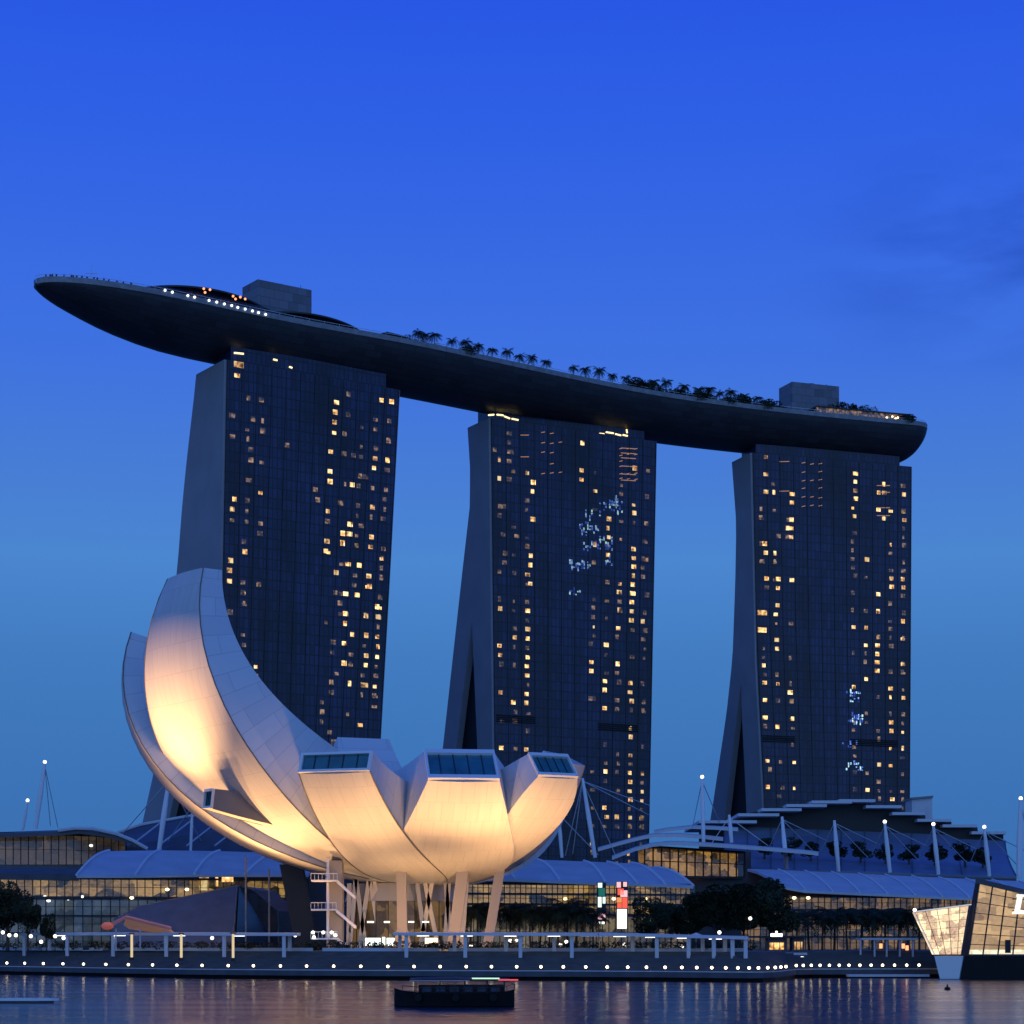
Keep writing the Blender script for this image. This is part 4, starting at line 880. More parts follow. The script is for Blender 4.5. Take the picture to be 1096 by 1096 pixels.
m = MB(); m.slab([[at(-60, 934, 395), at(-60, 930, 402)], [at(84, 936, 396), at(84, 930, 403)]], 1.2); build('flat_roof', m, MT['stone'], ml)
for x0, x1, y0, y1 in ((214, 224, 939, 953), (231, 234, 939, 949), (238, 250, 936, 944)):
    a, b = at(x0, y1, 406), at(x1, y0, 406); m = MB(); m.box(a.x, b.x, 405.2, 405.5, a.z, b.z); build('bright_window', m, MT['win2'], ml)

mr = thing('shopping_arcade', 'glazed shopping hall with ribbed curved roof and lit banners, right of the museum', 'shopping hall', az(640, 405, PZ))
roof(mr, [(500, 940, 395), (551, 941, 397), (599, 943, 399), (648, 945, 401), (682, 946, 403), (712, 947, 405), (742, 948.5, 407)], [(480, 919, 425), (527, 919.5, 427), (573, 920, 429), (625, 922, 431), (650, 923, 433), (676, 924, 434), (700, 929, 428)], 1.0, [1, 2, 3, 4, 5, 6])
grid_front(mr, [(500, 397), (600, 401), (745, 408)], 11, 17.0, 44, 3, litA, lamps=[(605, 962), (657, 962), (691, 962)])
grid_front(mr, [(500, 396.5), (600, 400.5), (745, 407.5)], PZ, 10.8, 36, 1, lit_mat('shop_front', (.05, .04, .03), (.36, .27, .16), (.5, .5, .5), .75, .35, .85))
mf = thing('shopping_arcade', 'longest ribbed roof shopping hall, low behind the dark palms at the right', 'shopping hall', az(960, 400, PZ))
FX = [(862 + 29.3 * i, 953 + 1.35 * i, 398 + 1.5 * i) for i in range(12)]
roof(mf, [(833, 948, 398)] + FX, [(800, 930, 425)] + [(833 + 28.6 * i, 931 + 1.35 * i, 427 + 1.5 * i) for i in range(12)], .6, list(range(1, 13)), ribr=.18)
grid_front(mf, [(800, 401), (1200, 418)], PZ, 14.6, 60, 4, litB, lamps=[(850, 961), (865, 961), (1012, 965), (1027, 965)])

# theatre on the far left with a lit upper gallery
th = thing('theatre_hall', 'dark roofed hall with a long brown lit gallery at the far left', 'hall', az(50, 455, PZ))
grid_front(th, [(-60, 452), (135, 462)], 22.4, lambda k: 29.9 - 1.2 * max(0, k - .6), 24, 1, lit_mat('gallery_interior', (.02, .015, .012), (.14, .09, .05), (.2, .2, .4), .75, .3, .9), lamps=[(76, 907), (97.5, 905)], lampmat='whitelight')
m = MB(); m.slab([[at(x, y, 447), at(x, y - 1.5, 470)] for x, y in ((-60, 893), (0, 892), (60, 890), (85, 888), (110, 891), (135, 897), (158, 907))], .9); build('roof', m, MT['roofdark'], th)
m = MB(); m.path([at(x, y, 446.5) for x, y in ((62, 889), (80, 886.5), (100, 887), (125, 892.5), (142, 899.5), (158, 908.5))], .4, 6); build('roof_edge', m, MT['slab'], th)
m = MB(); m.slab([[at(-60, 926, 448), at(-60, 925, 462)], [at(130, 926, 452), at(130, 925, 466)]], 3); build('terrace', m, MT['roofdark'], th)
m = MB(); m.quad(at(-60, 893, 475), at(158, 907, 475), az(158, 475, PZ), az(-60, 475, PZ)); build('rear_wall', m, MT['roofdark'], th)
vt = thing('vaulted_hall', 'dark blue vaulted roof between the left theatre and the museum', 'hall', az(230, 500, PZ))
m = MB(); vr = [(124, 893), (150, 884), (200, 875), (260, 868), (320, 868), (380, 875)]
m.slab([[at(x, y, 500), at(x + 6, y + 18, 480), at(x + 8, 915, 470)] for x, y in vr], .6); build('roof', m, MT['roofdark'], vt)
m = MB(); m.path([at(x, y, 499) + Vector((0, 0, .3)) for x, y in vr], .35, 6); build('roof_edge', m, MT['slab'], vt)
m = MB()
for x in (140, 170, 200, 230): m.tube(at(x, 905, 468), at(x + 35, 878, 492), .2, .2, 5)
build('truss', m, MT['steel'], vt)

# theatre right of centre with lens-shaped roofs
tr = thing('theatre_hall', 'glass fronted hall glowing amber under thin white lens roofs, between two ribbed roofs', 'hall', az(745, 455, PZ))
grid_front(tr, [(690, 448), (797, 456)], 20.0, lambda k: 26.6 - 1.0 * k, 12, 1, lit_mat('foyer_interior', (.035, .02, .006), (.75, .38, .09), (.4, .4, .6), .75, .35, .9), bar=.22)
def lens(pts, D, t=.7, dpt=16):
    m = MB(); m.slab([[at(x, y, D), at(x, y - 1.2, D + dpt)] for x, y in pts], t); build('lens_roof', m, MT['slab'], tr)
lens([(655, 917), (668, 912), (680, 907.5), (698, 903), (716, 901), (735, 901.5), (770, 903.5), (805, 906), (835, 908.5), (860, 910.5), (876, 912.5)], 440)
lens([(640, 908), (665, 901), (680, 897), (698, 893), (726, 892.5), (752, 894.5), (774, 897)], 468)
lens([(700, 889.5), (713, 887), (740, 884), (765, 885), (790, 886.6)], 500)
m = MB(); m.box(at(690, 0, 470).x, at(800, 0, 470).x, 463, 480, PZ, 26); build('rear_block', m, MT['roofdark'], tr)
m = MB(); m.box(at(690, 0, 449).x, at(800, 0, 449).x, 457.6, 459, PZ, 19.6); build('base_wall', m, MT['roofdark'], tr)

# convention hall with stepped slabs and a swept blue roof
cv = thing('convention_hall', 'large convention hall with stepped roof slabs and swept blue roof, below the rightmost tower', 'convention hall', az(930, 540, PZ))
SLB = [(748, 810, 878), (790, 834, 870.5), (815, 858, 865), (842, 885, 860.6), (869, 912, 856.8), (898, 937, 855.4), (927, 965, 861.8), (955, 990, 869.2), (982, 1018, 876.4), (1009, 1046, 882.4), (1040, 1077, 889.8)]
for i, (x0, x1, y) in enumerate(SLB):
    D = 540 + i * .6; m = MB(); m.slab([[at(x0, y, D), at(x0, y, D) + Vector((0, 45, 0))], [at(x1, y, D), at(x1, y, D) + Vector((0, 45, 0))]], .75); build('roof_slab', m, MT['slab'], cv)
body = [(748, 879), (790, 879), (791, 871.5), (815, 866), (842, 861.6), (869, 858), (898, 856.4), (937, 856.4), (938, 862.8), (965, 862.8), (966, 870.2), (990, 870.2), (991, 877.4), (1018, 877.4), (1019, 883.4), (1046, 883.4), (1047, 890.8), (1074, 890.8)]
m = MB(); tp = [at(x, y + 1.2, 549) for x, y in body]
m.prism([Vector((v.x, 549, PZ)) for v in tp] , tp) if False else None
m.grid([[v, Vector((v.x, 549, PZ))] for v in tp]); m.grid([[v, v + Vector((0, 40, 0))] for v in tp]); m.grid([[tp[-1], tp[-1] + Vector((0, 40, 0))], [Vector((tp[-1].x, 549, PZ)), Vector((tp[-1].x, 589, PZ))]])
build('upper_body', m, MT['dark'], cv)
m = MB(); sw = []
for i in range(25):
    k = i / 24; x = 775 + (1076 - 775) * k; yt = 884 + 12 * k + (4 if k > .8 else 0); yb = 928 + 10 * k; r_ = []
    for j in range(9):
        f = j / 8; xx = x + (12 * k ** 6) * (f ** 1.6) + 0; y = yt + (yb - yt) * (f ** .85); r_.append(at(xx, y, 545 - 75 * f ** 1.3))
    sw.append(r_)
m.slab(sw, .5); build('swept_roof', m, mat('swept_roof_metal', (.16, .19, .25), .5, metal=.2, noise=.12, nscale=.15), cv)
m = MB()
for r_ in sw[::2]: m.path([p_ + Vector((0, 0, .12)) for p_ in r_], .12, 4)
build('roof_seam', m, MT['roofdark'], cv)
m = MB(); m.grid([[r_[-1] - Vector((0, 0, .5)), Vector((r_[-1].x, r_[-1].y, PZ))] for r_ in sw]); build('front_wall', m, MT['roofdark'], cv)
pb = thing('plant_block', 'small pale rooftop block just right of the rightmost tower, above the stepped slabs', 'building', az(987, 600, PZ))
m = MB(); a, b = at(976, 0, 600), at(998, 0, 600); m.prism([(a.x, 600, PZ), (b.x, 600, PZ), (b.x, 610, PZ), (a.x, 610, PZ)], [(a.x, 600, at(0, 854, 600).z), (b.x, 600, at(0, 852, 600).z), (b.x, 610, at(0, 852, 600).z), (a.x, 610, at(0, 854, 600).z)]); build('wall', m, MT['roofmetal'], pb)
m = MB(); m.slab([[at(975.5, 853.5, 599), at(975.5, 853.5, 599) + Vector((0, 11, 0))], [at(999, 851.5, 599), at(999, 851.5, 599) + Vector((0, 11, 0))]], .5); build('roof', m, MT['rim'], pb)
tp0 = [tree_proto('small round tree', 31 + k, 5.5, 2.6, n=1300) for k in range(2)]; used = [False, False]
for k, (x, y) in enumerate([(818, 918), (846, 916), (868, 917), (895, 917), (921, 916), (948, 918), (973, 919), (1001, 920), (1033, 923), (1052, 921)]):
    q = at(x, y + 8, 478); f = min(sw, key=lambda r_: abs(CX + FPX * r_[7].x / r_[7].y - x)); q = f[6].copy(); q.z -= .2; q.x = (x - CX) / FPX * q.y
    put(tp0, used, k, q, k * 1.3, random.uniform(.8, 1.1), 'small dark tree on the swept blue roof, %s from the left' % ord_(k), 'trees on the swept roof')

# masts with stay cables
def mast(base, tip, D, label, cables=(), r=.55, lamp=True):
    a, b = at(base[0], base[1], D), at(tip[0], tip[1], D); f = thing('stay_mast', label, 'mast', a, 0, 'white stay masts over the halls')
    m = MB(); k = a.lerp(b, .5); m.tube(a, k, r * .8, r, 8); m.tube(k, b, r, r * .55, 8); build('pole', m, MT['white'], f, smooth=False)
    for cx, cy, dD in cables:
        m = MB(); m.tube(b - Vector((0, 0, .6)), at(cx, cy, D + dD), .11, .11, 4); build('cable', m, MT['steel'], f)
    if lamp: m = MB(); m.ball(b + Vector((0, 0, .3)), .42, 10); build('beacon', m, MT['mastlamp'], f)
mast((38, 887), (48, 817), 470, 'tall leaning white mast with lit tip at the far left', [(62, 886, 10), (54, 884, 14)], .6)
mast((24, 889), (29.5, 858), 500, 'short white mast with lit tip, left of the tall leaning mast', [], .45)
mast((170, 912), (181, 832), 440, 'pale leaning mast rising behind the left flank of the museum', [(120, 905, 20), (215, 900, 20)], .6, False)
mast((204, 912), (206, 860), 450, 'thin mast under the left flank of the museum, right of the leaning mast', [(180, 900, 20)], .35, False)
mast((601.5, 918), (597.5, 868), 440, 'thin mast just right of the museum, the left one of the pair', [(640, 915, 10)], .42, False)
mast((637, 918), (623.5, 833), 440, 'leaning mast just right of the museum, the right one of the pair', [(695, 862, 60), (694, 872, 60), (660, 918, 10), (605, 916, 8), (613, 914, 8)], .5, False)
mast((753, 903), (751.5, 833), 458, 'tall straight mast with lit tip between the middle and rightmost towers', [(741, 886, 20), (770, 880, 30)], .5)
mast((783, 902), (780.5, 872), 460, 'short mast among the lens roofs, left of the long row', [(822, 905, 0), (760, 905, 0)], .5, False)
for i, (bx, by, tx, ty) in enumerate([(842, 930, 837, 874), (897.5, 933, 893, 878), (952.5, 934, 947, 881), (1004.5, 936, 999, 883.5), (1059, 938, 1053.5, 886.5)]):
    mast((bx, by), (tx, ty), 455, 'white leaning mast standing before the swept blue roof, %s of five' % ord_(i), [(tx + 48, ty + 26, 40), (tx + 36, ty + 40, 30), (tx - 14, ty + 34, 10)], .52, i > 1)
mast((1090.5, 940), (1092.5, 856), 445, 'tall white mast with lit tip at the far right', [(1105, 920, 10)], .7)

# lit banners on the right arcade
def banner(label, segs, D, name='lit_banner'):
    x0, x1, y0, y1, _ = segs[0]; r_ = thing(name, label, 'banner', at((x0 + x1) / 2, segs[-1][3], D))
    m = MB(); xa = min(s[0] for s in segs); xb = max(s[1] for s in segs); ya = min(s[2] for s in segs); yb = max(s[3] for s in segs); a, b = at(xa - .6, yb + .5, D), at(xb + .6, ya - .5, D); m.box(a.x, b.x, D, D + .5, a.z, b.z); build('frame', m, MT['dark'], r_)
    for i, (x0, x1, y0, y1, c_) in enumerate(segs):
        a, b = at(x0, y1, D), at(x1, y0, D); m = MB(); m.box(a.x, b.x, D - .12, D - .01, a.z, b.z); build('panel', m, c_, r_)
LM = {k: lamp_mat('banner_' + k, c, s) for k, c, s in (('white', (.95, 1, .92), 1.6), ('red', (1, .13, .06), 1.0), ('pink', (1, .55, .6), 1.1), ('orange', (1, .35, .1), .9), ('green', (.02, .22, .16), .6), ('cool', (.75, 1, .85), 1.4))}
banner('tall lit banner, red and orange above and white below, on the right arcade front', [(660, 664.5, 944, 950, LM['pink']), (667, 671, 944, 949, LM['pink']), (661, 667.5, 951, 958, LM['red']), (664, 671.5, 953, 960, LM['pink']), (660, 665.5, 960.5, 966, LM['orange']), (666, 671.5, 960.5, 972, LM['red']), (660.5, 665.5, 966.5, 972, LM['red']), (660.5, 670.8, 973, 994, LM['white'])], 392)
banner('narrow lit banner, green and white, left of the red and white one', [(640, 644.5, 945, 950, LM['cool']), (640.5, 647.5, 950.5, 959, LM['green']), (640, 643.8, 960, 971, LM['cool']), (645, 648, 960, 967, LM['cool']), (640, 648, 977, 984, LM['pink']), (639.5, 642.5, 986.5, 989, LM['white']), (644, 647, 986.5, 989, LM['white'])], 392)

# ------------------------------------------------------------------ plaza trees and palms
used = [False] * 3; pb_ = [palm_proto('tall palm', seed=40 + k, hgt=6.6, L=3.5, nf=26, lw=.3) for k in range(3)]
PW = [(503, 966), (512, 968), (521, 964), (545, 968), (556, 964), (568, 968), (578, 972), (588, 970), (598, 966), (607, 962), (616, 966), (626, 970), (635, 974)]
for k, (x, y) in enumerate(PW):
    D = 352 + (k * 7) % 11; h_ = ZC + (HY - y) * D / FPX - PZ
    put(pb_, used, k, az(x, D, PZ), k * 1.9, h_ / 7.9, 'dark palm right of the museum columns, %s from the left in the plaza group' % ord_(k), 'palms on the plaza right of the museum')
PR = [(852, 975), (866, 972), (880, 974), (893, 971), (907, 973), (921, 970), (934, 973), (948, 970), (961, 974), (973, 971), (984, 976)]
for k, (x, y) in enumerate(PR):
    D = 350 + (k * 5) % 9; h_ = ZC + (HY - y) * D / FPX - PZ
    put(pb_, used, k, az(x, D, PZ), k * 2.3, (h_ / 7.9 * 1.25, h_ / 7.9 * 1.25, h_ / 7.9), 'dark palm before the longest ribbed hall, %s from the left in the right hand row' % ord_(k), 'palms before the right hand hall')
bt = [tree_proto('broad tree', 50 + k, 12, 5.2, n=6500) for k in range(3)]; used = [False] * 3
for k, (x, y, D, wf, lab) in enumerate([(700, 962, 345, .85, 'broad dark tree, leftmost before the right arcade end'), (718, 968, 350, .8, 'lower dark tree just right of the leftmost broad one'), (742, 958, 348, .95, 'dark tree between the lower one and the widest tree'), (770, 948, 345, 1.25, 'widest dark tree before the amber glass hall'), (796, 954, 352, .9, 'dark tree filling the gap left of the tallest one'), (824, 942, 346, 1.0, 'tallest dark tree, left of the lit kiosks'),
                                        (8, 945, 350, .9, 'dark tree at the left edge before the slate shop fronts'), (30, 967, 345, .75, 'smaller dark tree right of the left edge tree'), (-16, 952, 352, .9, 'dark tree cut by the left edge of the picture'), (50, 979, 342, .5, 'lowest dark tree of the left group, beside the canopy')]):
    h_ = ZC + (HY - y) * D / FPX - PZ; s_ = h_ / 11.4; put(bt, used, k, az(x, D, PZ), k * 1.1, (s_ * wf * .95, s_ * wf * .95, s_), lab, 'broad trees on the plaza')

# event pavilion, red tent
ev = thing('event_pavilion', 'faceted dark blue wedge-roofed pavilion before the left arcade', 'pavilion', az(200, 365, PZ))
A = [at(x, y, D) for x, y, D in ((122, 984, 352), (150, 970, 356), (254, 948, 362), (248, 990, 350), (120, 994, 350))]
B = [Vector((q.x, q.y + 26, max(PZ, q.z - 1.5))) for q in A]
for q in (A[3], A[4], B[3], B[4]): q.z = PZ
m = MB(); m.prism(A, B); build('roof_shell', m, mat('pavilion_metal', (.11, .13, .17), .5, noise=.15, nscale=.4), ev)
E_ = [at(256, 948, 363), at(270, 952, 366), at(297, 975, 372), at(298, 1000, 372), at(252, 1000, 352)]
for q in E_[3:]: q.z = PZ
m = MB(); m.prism(E_, [q + Vector((2, 18, 0)) for q in E_]); build('glass_gable', m, MT['towerglass'], ev)
m = MB(); m.path([A[0], A[1], A[2], A[3]], .14, 5); m.path([E_[0], E_[1], E_[2], E_[3]], .14, 5)
build('edge_trim', m, MT['rim'], ev)
for x, y0, y1 in ((263, 916, 990), (288, 930, 1000)):
    m = MB(); m.tube(at(x, y0, 349), az(x, 349, PZ), .16, .16, 6); build('post', m, MT['rim'], ev)
rt = thing('red_tent', 'red and cream lit tent ridge with a round red end, behind the left canopy', 'tent', az(140, 322, PZ))
m = MB(); a = [at(135, 982, 322), at(182, 994, 322), at(182, 997, 324), at(132, 990, 324)]; m.prism(a, [q + Vector((0, 5, -.6)) for q in a]); build('ridge_cover', m, mat('cream_fabric', (.6, .42, .32), .7, emit=(1, .5, .3), es=.10), rt)
m = MB(); m.path([at(121, 989, 321), at(135, 981.5, 321), at(183, 993.5, 321)], .3, 6); build('ridge_tube', m, mat('red_tube', (.4, .22, .2), .6, emit=(1, .25, .2), es=.06), rt)
m = MB(); m.ball(at(115, 991, 321), 1.0, 12, sz=.62); build('lantern', m, mat('red_lantern_cloth', (.4, .16, .12), .7, emit=(1, .2, .1), es=.22), rt)
for x in (124, 150, 176):
    m = MB(); m.tube(at(x, 994, 323), az(x, 323, PZ), .12, .12, 5); build('pole', m, MT['steel'], rt)

# kiosks, bench wall, pergola on the right quay
def kiosk(x0, x1, y0, y1, D, label, sign):
    a, b = at(x0, y1, D), at(x1, y0, D); r_ = thing('kiosk', label, 'kiosk', Vector(((a.x + b.x) / 2, D, PZ)))
    m = MB(); m.box(a.x, b.x, D + .3, D + 4, PZ, b.z + .7); build('wall', m, MT['stone'], r_)
    m = MB(); m.box(a.x + .3, b.x - .3, D + .2, D + .29, max(PZ + .2, a.z), b.z); build('window', m, MT['win2'], r_)
    for i in (1, 2): xx = a.x + (b.x - a.x) * i / 3; m = MB(); m.box(xx - .06, xx + .06, D + .1, D + .19, max(PZ + .2, a.z), b.z); build('mullion', m, MT['dark'], r_)
    m = MB(); m.box(a.x - .4, b.x + .4, D - .6, D + 4.2, b.z + .7, b.z + 1.0); build('roof', m, MT['dark'], r_)
    if sign: m = MB(); m.box(a.x + .4, b.x - .6, D - .4, D - .2, b.z + 1.0, b.z + 1.5); m.box(a.x + 1.2, b.x - 1.4, D - .4, D - .2, b.z + 1.5, b.z + 1.9); build('roof_light', m, MT['whitelight'], r_)
kiosk(822, 841, 1009, 1018, 336, 'yellow lit kiosk with a white light strip on its roof', True)
kiosk(848.5, 861, 1008, 1018.5, 336, 'smaller yellow lit kiosk without a roof light', False)
bw = thing('bench_wall', 'low wall with a glowing strip beneath the seat, in front of the kiosks', 'bench', az(830, 322, PZ - 1))
a, b = at(796, 1022, 318), at(864, 1022, 318); m = MB(); m.box(a.x, b.x, 318, 319.5, 3.2, 3.75); build('seat', m, MT['slab'], bw)
m = MB(); a, b = at(800, 1022, 317.9), at(860, 1022, 317.9); m.box(a.x, b.x, 317.8, 318, 2.85, 3.15); build('light_strip', m, MT['whitelight'], bw)
m = MB(); m.box(a.x, b.x, 318.2, 319.3, 1.6, 3.2); build('base', m, MT['granite'], bw)
pg = thing('pergola', 'open framed pergola on the quay left of the glass pavilion', 'pergola', az(950, 322, PZ - 1))
for x in (921, 936, 949, 963, 977):
    for D in (320, 324): q = az(x, D, 0); m = MB(); m.box(q.x - .13, q.x + .13, D - .13, D + .13, 2.5, at(0, 1006, 322).z); build('post', m, MT['steel'], pg)
a, b = at(919, 1006, 322), at(979, 1005, 322); m = MB(); m.box(a.x, b.x, 319.5, 324.5, a.z, a.z + .3); build('roof_frame', m, MT['steel'], pg)
m = MB(); m.box(a.x, b.x, 319.8, 324.4, 2.45, 2.75); build('floor', m, MT['slab'], pg)
for x, y in ((942, 1012), (966, 1012), (970, 1014)): m = MB(); m.box(*[v for v in (at(x, 0, 324).x - .2, at(x, 0, 324).x + .25, 323.4, 323.6)], at(0, y + 3, 324).z, at(0, y - 2, 324).z); build('lamp', m, MT['deckorange'], pg)
dk2 = thing('floating_dock', 'low dark dock edge with pale top in front of the pergola', 'dock', az(935, 305, 0))
# street-level lamps scattered on the plaza
PLS = [(3, 998, 333), (10, 1001, 331), (17, 1001, 332), (33, 1002, 330), (59, 1002, 330), (68, 1004, 333), (227, 1004, 330), (316, 1001, 326), (504, 1013, 322), (546, 1007, 340), (553, 1007, 342), (600, 1011, 340), (606, 1008, 343), (770, 998, 322), (803, 983, 340), (979, 974, 330), (44, 1008, 328), (668, 1011, 335), (730, 1013, 331)]
for i, (x, y, D) in enumerate(PLS):
    q = at(x, y, D); pl2 = thing('plaza_lamp', 'slim plaza lamp with a small bright globe, %s from the left among the plaza lamps' % ord_(sorted(PLS).index((x, y, D))), 'lamp', (q.x, D, PZ), 0, 'slim lamps on the plaza')
    m = MB(); m.tube((q.x, D, PZ), (q.x, D, max(PZ + .5, q.z - .2)), .07, .05, 6); build('post', m, MT['dark'], pl2)
    m = MB(); m.ball((q.x, D, max(PZ + .7, q.z)), .3, 10); build('globe', m, MT['mastlamp'], pl2, smooth=True)
# white parasols near the palms
pa = thing('parasol', '', 'parasol', (0, 0, 0)); m = MB(); m.tube((0, 0, 0), (0, 0, 2.9), .05, .05, 6); build('pole', m, MT['steel'], pa, local=True)
m = MB(); rr = [(1.7 * math.cos(i * math.pi / 4), 1.7 * math.sin(i * math.pi / 4), 2.3) for i in range(8)]; m.add(rr + [(0, 0, 2.95)], [(i, (i + 1) % 8, 8) for i in range(8)] + [tuple(reversed(range(8)))]); build('cover', m, MT['white'], pa, local=True)
for i, (x, D) in enumerate([(642, 326), (633, 334), (745, 333)]):
    loc = az(x, D, PZ); lab = ['white parasol nearest the quay before the lit banners', 'white parasol just left and behind the nearest one', 'white parasol before the broad dark trees'][i]
    if i == 0: pa.location = loc; pa['label'] = lab; pa['group'] = 'white parasols on the plaza'
    else: dup(pa, loc, None, None, lab, 'white parasols on the plaza')

# ------------------------------------------------------------------ crystal pavilion on the right
cp_ = thing('glass_pavilion', 'faceted glass pavilion glowing gold over a black base at the right edge', 'pavilion', az(1060, 300, 0))
litC = lit_mat('crystal_interior', (.22, .11, .07), (1, .74, .42), (.7, .7, .7), 2.3, .3, .85)
litW = lit_mat('crystal_wall', (.20, .11, .04), (.70, .42, .17), (.3, .3, .5), 1.4, .3, .9)
def panel(cs, nx, ny, lit, nm, fr=.1, deep=1.6):
    a, b, c, d = cs      # bottom left, bottom right, top right, top left
    P = lambda x, y, o=0: a.lerp(b, x).lerp(d.lerp(c, x), y) + Vector((0, o, 0))
    m = MB(); m.quad(P(.01, .01, deep), P(.99, .01, deep), P(.99, .99, deep), P(.01, .99, deep)); build('lit_interior', m, lit, cp_)
    m = MB(); m.quad(P(0, 0, .1), P(1, 0, .1), P(1, 1, .1), P(0, 1, .1)); build('glass_wall', m, MT['glass'], cp_)
    m = MB()
    for i in range(nx + 1): m.tube(P(i / nx, 0), P(i / nx, 1), fr, fr, 4)
    for j in range(ny + 1): m.tube(P(0, j / ny), P(1, j / ny), fr * .55, fr * .55, 4)
    build('mullion_grid', m, MT['dark'], cp_); return P
c1 = [at(1000, 1022, 302), at(1031, 1022, 299), at(1040, 968, 299), at(978, 976, 304)]
panel(c1, 5, 7, litC, 'crystal', .05)
m = MB(); m.tube(c1[3], c1[2], .09, .09, 6); m.tube(c1[3], c1[0], .07, .07, 6); build('lit_edge', m, mat('edge_glow', (.7, .7, .7), .5, emit=(1, .95, .8), es=.45), cp_)
bk = [q + Vector((6, 14, -.4)) for q in c1]; m = MB(); m.quad(bk[0], bk[1], bk[2], bk[3]); m.quad(c1[3] + Vector((0, .3, -.1)), c1[2] + Vector((0, .3, -.1)), bk[2], bk[3]); m.quad(c1[0] + Vector((0, .3, 0)), bk[0], bk[3], c1[3] + Vector((0, .3, 0))); build('shell', m, MT['roofdark'], cp_)
c2 = [at(1036, 1022, 298), at(1180, 1022, 298), at(1180, 972, 298), at(1048, 943, 298)]
P2 = panel(c2, 9, 7, litW, 'hall', .13)
m = MB(); m.prism([at(1029, 1023, 299), at(1036, 1023, 297.8), at(1048, 944, 297.8), at(1045, 939, 299)], [q + Vector((5, 15, 0)) for q in (at(1031, 1023, 299), at(1036, 1023, 297.8), at(1048, 944, 297.8), at(1046, 939, 299))]); build('corner_frame', m, MT['dark'], cp_)
m = MB(); m.slab([[at(1044, 939.5, 297.5), at(1044, 939.5, 297.5) + Vector((5, 16, 0))], [at(1182, 972, 297.5), at(1182, 972, 297.5) + Vector((0, 16, 0))]], .75); build('roof', m, MT['roofdark'], cp_)
m = MB(); a, b = at(1036, 1022, 299), at(1180, 1016.5, 299); m.box(a.x, b.x, 299.1, 299.2, a.z + .1, b.z); 
build('display_light', m, lit_mat('display_glow', (.5, .4, .2), (1, .92, .7), (.8, .8, 1.2), 1.6, .2, .7), cp_)
m = MB(); a = at(1078, 1020, 297.9); m.box(a.x - .35, a.x + .45, 297.6, 297.8, a.z, a.z + 1.9); build('door', m, MT['dark'], cp_)
m = MB(); q4 = [at(1028, 1023, 297), at(1185, 1023, 297), at(1185, 1048.5, 297), at(1027, 1048.5, 297)]
m.prism(q4, [v + Vector((6, 16, 0)) for v in q4]); build('base', m, MT['black'], cp_)
m = MB(); q4 = [at(1000, 1023.2, 296.5), at(1031, 1023.2, 296.5), at(1026.5, 1047.6, 296.5), at(1006, 1047.6, 296.5)]; m.prism(q4, [v + Vector((3, 6, 0)) for v in q4]); o = build('plinth', m, mat('plinth_steel', (.55, .57, .6), .35, metal=.5), cp_); o['label'] = 'pale steel wedge plinth under the left facet'
# illuminated monogram sign, cut by the frame: slanted L over a V
sg = thing('lit_sign', 'large white illuminated monogram of slanted L and V on the glass pavilion front', 'sign', at(1096, 968, 297.4))
def gl(pts, n):
    m = MB(); a = [at(x, y, 297.3) for x, y in pts]; m.prism(a, [v + Vector((0, .25, 0)) for v in a]); build(n, m, lamp_mat('sign_white', (1, .98, .9), 1.2), sg)
gl([(1088.5, 957), (1097, 957.5), (1096.5, 959.5), (1094.6, 960), (1091.8, 974.2), (1099, 974.2), (1101.5, 970.5), (1103, 970.5), (1102, 978.3), (1083.5, 978.3), (1083.8, 976), (1086, 975.4), (1089, 960.2), (1088.2, 959.6)], 'letter')
gl([(1096.6, 963), (1105, 963), (1105, 965), (1103.5, 965.4), (1107, 976), (1112, 965.4), (1110.4, 965), (1110.5, 963), (1117, 963), (1117, 965), (1115, 965.4), (1108.4, 982), (1105, 982), (1099.8, 965.4), (1096.4, 965)], 'letter')
m = MB(); a, b = at(1083, 979, 297.9), at(1118, 958, 297.9)
for z in (a.z + .6, b.z - .6): m.box(a.x, b.x, 297.6, 297.7, z - .06, z + .06)
m.box((a.x + b.x) / 2, (a.x + b.x) / 2 + .1, 297.62, 297.68, a.z + .5, b.z - .5); build('bracket', m, MT['dark'], sg)

# ------------------------------------------------------------------ on the water
bo = thing('river_boat', 'dark low river boat with a roof and coloured light strips, crossing before the museum', 'boat', at(487, 1077, 166))
D = 166; px = D / FPX
sta = [(-4.9, .25, 1.5), (-4.2, .9, 1.3), (-2.5, 1.4, 1.12), (0, 1.55, 1.05), (2.5, 1.5, 1.1), (4.2, 1.25, 1.25), (4.8, .9, 1.4)]
c0 = Vector((at(487, 0, D).x, D, 0)); m = MB(); rows_ = []
for x, w_, z in sta: rows_.append([c0 + Vector((x, -w_, z)), c0 + Vector((x, -w_ * .8, .05)), c0 + Vector((x, 0, -.3)), c0 + Vector((x, w_ * .8, .05)), c0 + Vector((x, w_, z))])
m.grid(rows_); m.grid([[r_[0], r_[4]] for r_ in rows_]); m.add(rows_[0], [(0, 1, 2, 3, 4)]); m.add(rows_[-1], [(0, 1, 2, 3, 4)]); build('hull', m, MT['black'], bo, recalc=True)
m = MB(); m.box(c0.x - 2.9, c0.x + 4.0, D - 1.05, D + 1.05, 1.05, 1.75); build('cabin', m, MT['black'], bo)
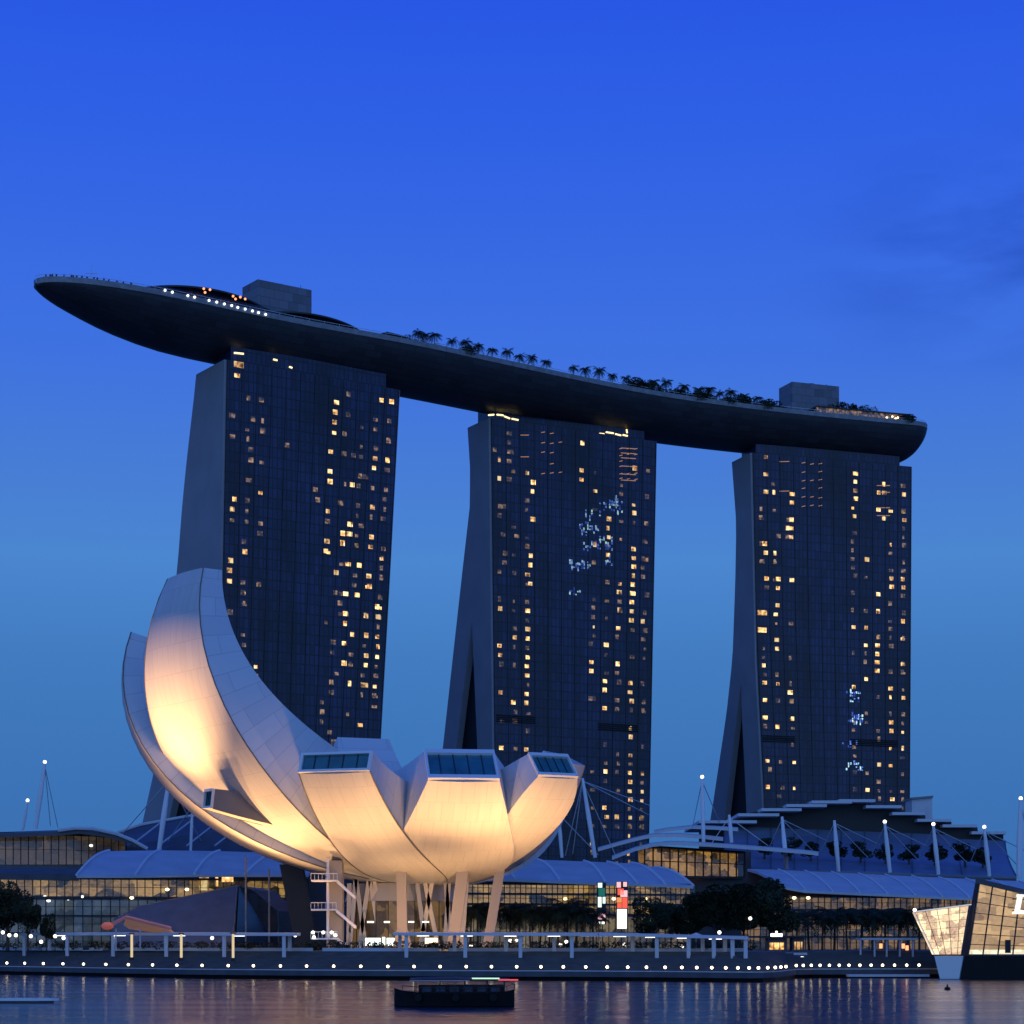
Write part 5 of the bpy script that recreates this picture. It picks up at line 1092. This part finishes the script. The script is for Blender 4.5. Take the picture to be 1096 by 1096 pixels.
m = MB(); m.slab([[c0 + Vector((x, -1.35, 2.15 + .12 * (1 - (x / 4.2) ** 2))), c0 + Vector((x, 0, 2.3 + .12 * (1 - (x / 4.2) ** 2))), c0 + Vector((x, 1.35, 2.15 + .12 * (1 - (x / 4.2) ** 2)))] for x in (-3.6, -2, 0, 2, 3.6, 4.4)], .12); build('roof', m, MT['dark'], bo)
for x in (-3.2, -1.2, .8, 2.6, 4.0):
    for y in (-1.15, 1.15): m = MB(); m.tube(c0 + Vector((x, y, 1.0)), c0 + Vector((x, y, 2.2)), .04, .04, 5); build('roof_post', m, MT['dark'], bo)
for (x0, x1, dz, c_, s_) in ((1.4, 3.6, .07, (.55, .95, .7), 1.2), (3.5, 5.1, -.05, (1, .10, .12), 1.0)):
    m = MB(); m.tube(c0 + Vector((x0, -1.38, 2.22 + dz)), c0 + Vector((x1, -1.38, 2.22 + dz)), .055, .055, 6); build('light_strip', m, lamp_mat('boat_light', c_, s_), bo)
for k in range(6):
    m = MB(); x = -2.6 + k * 1.1; m.box(c0.x + x, c0.x + x + .75, D - 1.09, D - 1.06, 1.22, 1.62); build('window', m, MT['towerglass'], bo)
m = MB(); m.path([c0 + Vector((x, -w_ * .97, z + .42)) for x, w_, z in sta[1:]], .03, 5)
for x, w_, z in sta[1:]: m.tube(c0 + Vector((x, -w_ * .97, z)), c0 + Vector((x, -w_ * .97, z + .42)), .025, .025, 5)
build('railing', m, MT['dark'], bo)
for k in range(7):
    a_ = k * math.pi / 6; m = MB()
    if k in (1, 3, 5): m.tube(c0 + Vector((-4.4 + k * 1.5, -1.3, .75)), c0 + Vector((-4.4 + k * 1.5, -1.62, .75)), .3, .3, 10); build('tyre_fender', m, MT['black'], bo)
m = MB(); m.tube(c0 + Vector((-3.6, -1.4, 2.1)), c0 + Vector((1.2, -1.4, 2.12)), .035, .035, 5); build('gutter_rail', m, MT['steel'], bo)
wb = thing('pontoon_boat', 'low white flat boat at the lower left edge of the water', 'boat', at(20, 1074, 176)); c0 = Vector((at(18, 0, 176).x, 176, 0))
m = MB(); m.slab([[c0 + Vector((x, -w_, .42)), c0 + Vector((x, w_, .42))] for x, w_ in ((-5, .9), (-2, 1.1), (2, 1.0), (3.2, .6), (3.6, .15))], .22); build('deck', m, MT['white'], wb)
m = MB(); m.slab([[c0 + Vector((x, -w_, .2)), c0 + Vector((x, w_, .2))] for x, w_ in ((-5, .75), (-2, .95), (2, .85), (3.1, .4))], .3); build('hull', m, MT['granite'], wb)
bu = thing('buoy', 'small dark buoy floating before the glass pavilion', 'buoy', at(1014, 1059.5, 228)); q = bu.location; m = MB(); m.tube((q.x, q.y, -.1), (q.x, q.y, .28), .38, .3, 10); build('float', m, MT['black'], bu); m = MB(); m.tube((q.x, q.y, .28), (q.x, q.y, .6), .12, .05, 8); build('cap', m, MT['black'], bu)
# finish the floating dock
m = MB(); a, b = at(905, 0, 305.5), at(992, 0, 305.5); m.box(a.x, b.x, 303.5, 305.0, .25, .6); build('deck', m, MT['slab'], dk2); m = MB(); m.box(a.x + .2, b.x - .2, 303.7, 304.9, -.2, .25); build('float', m, MT['black'], dk2)
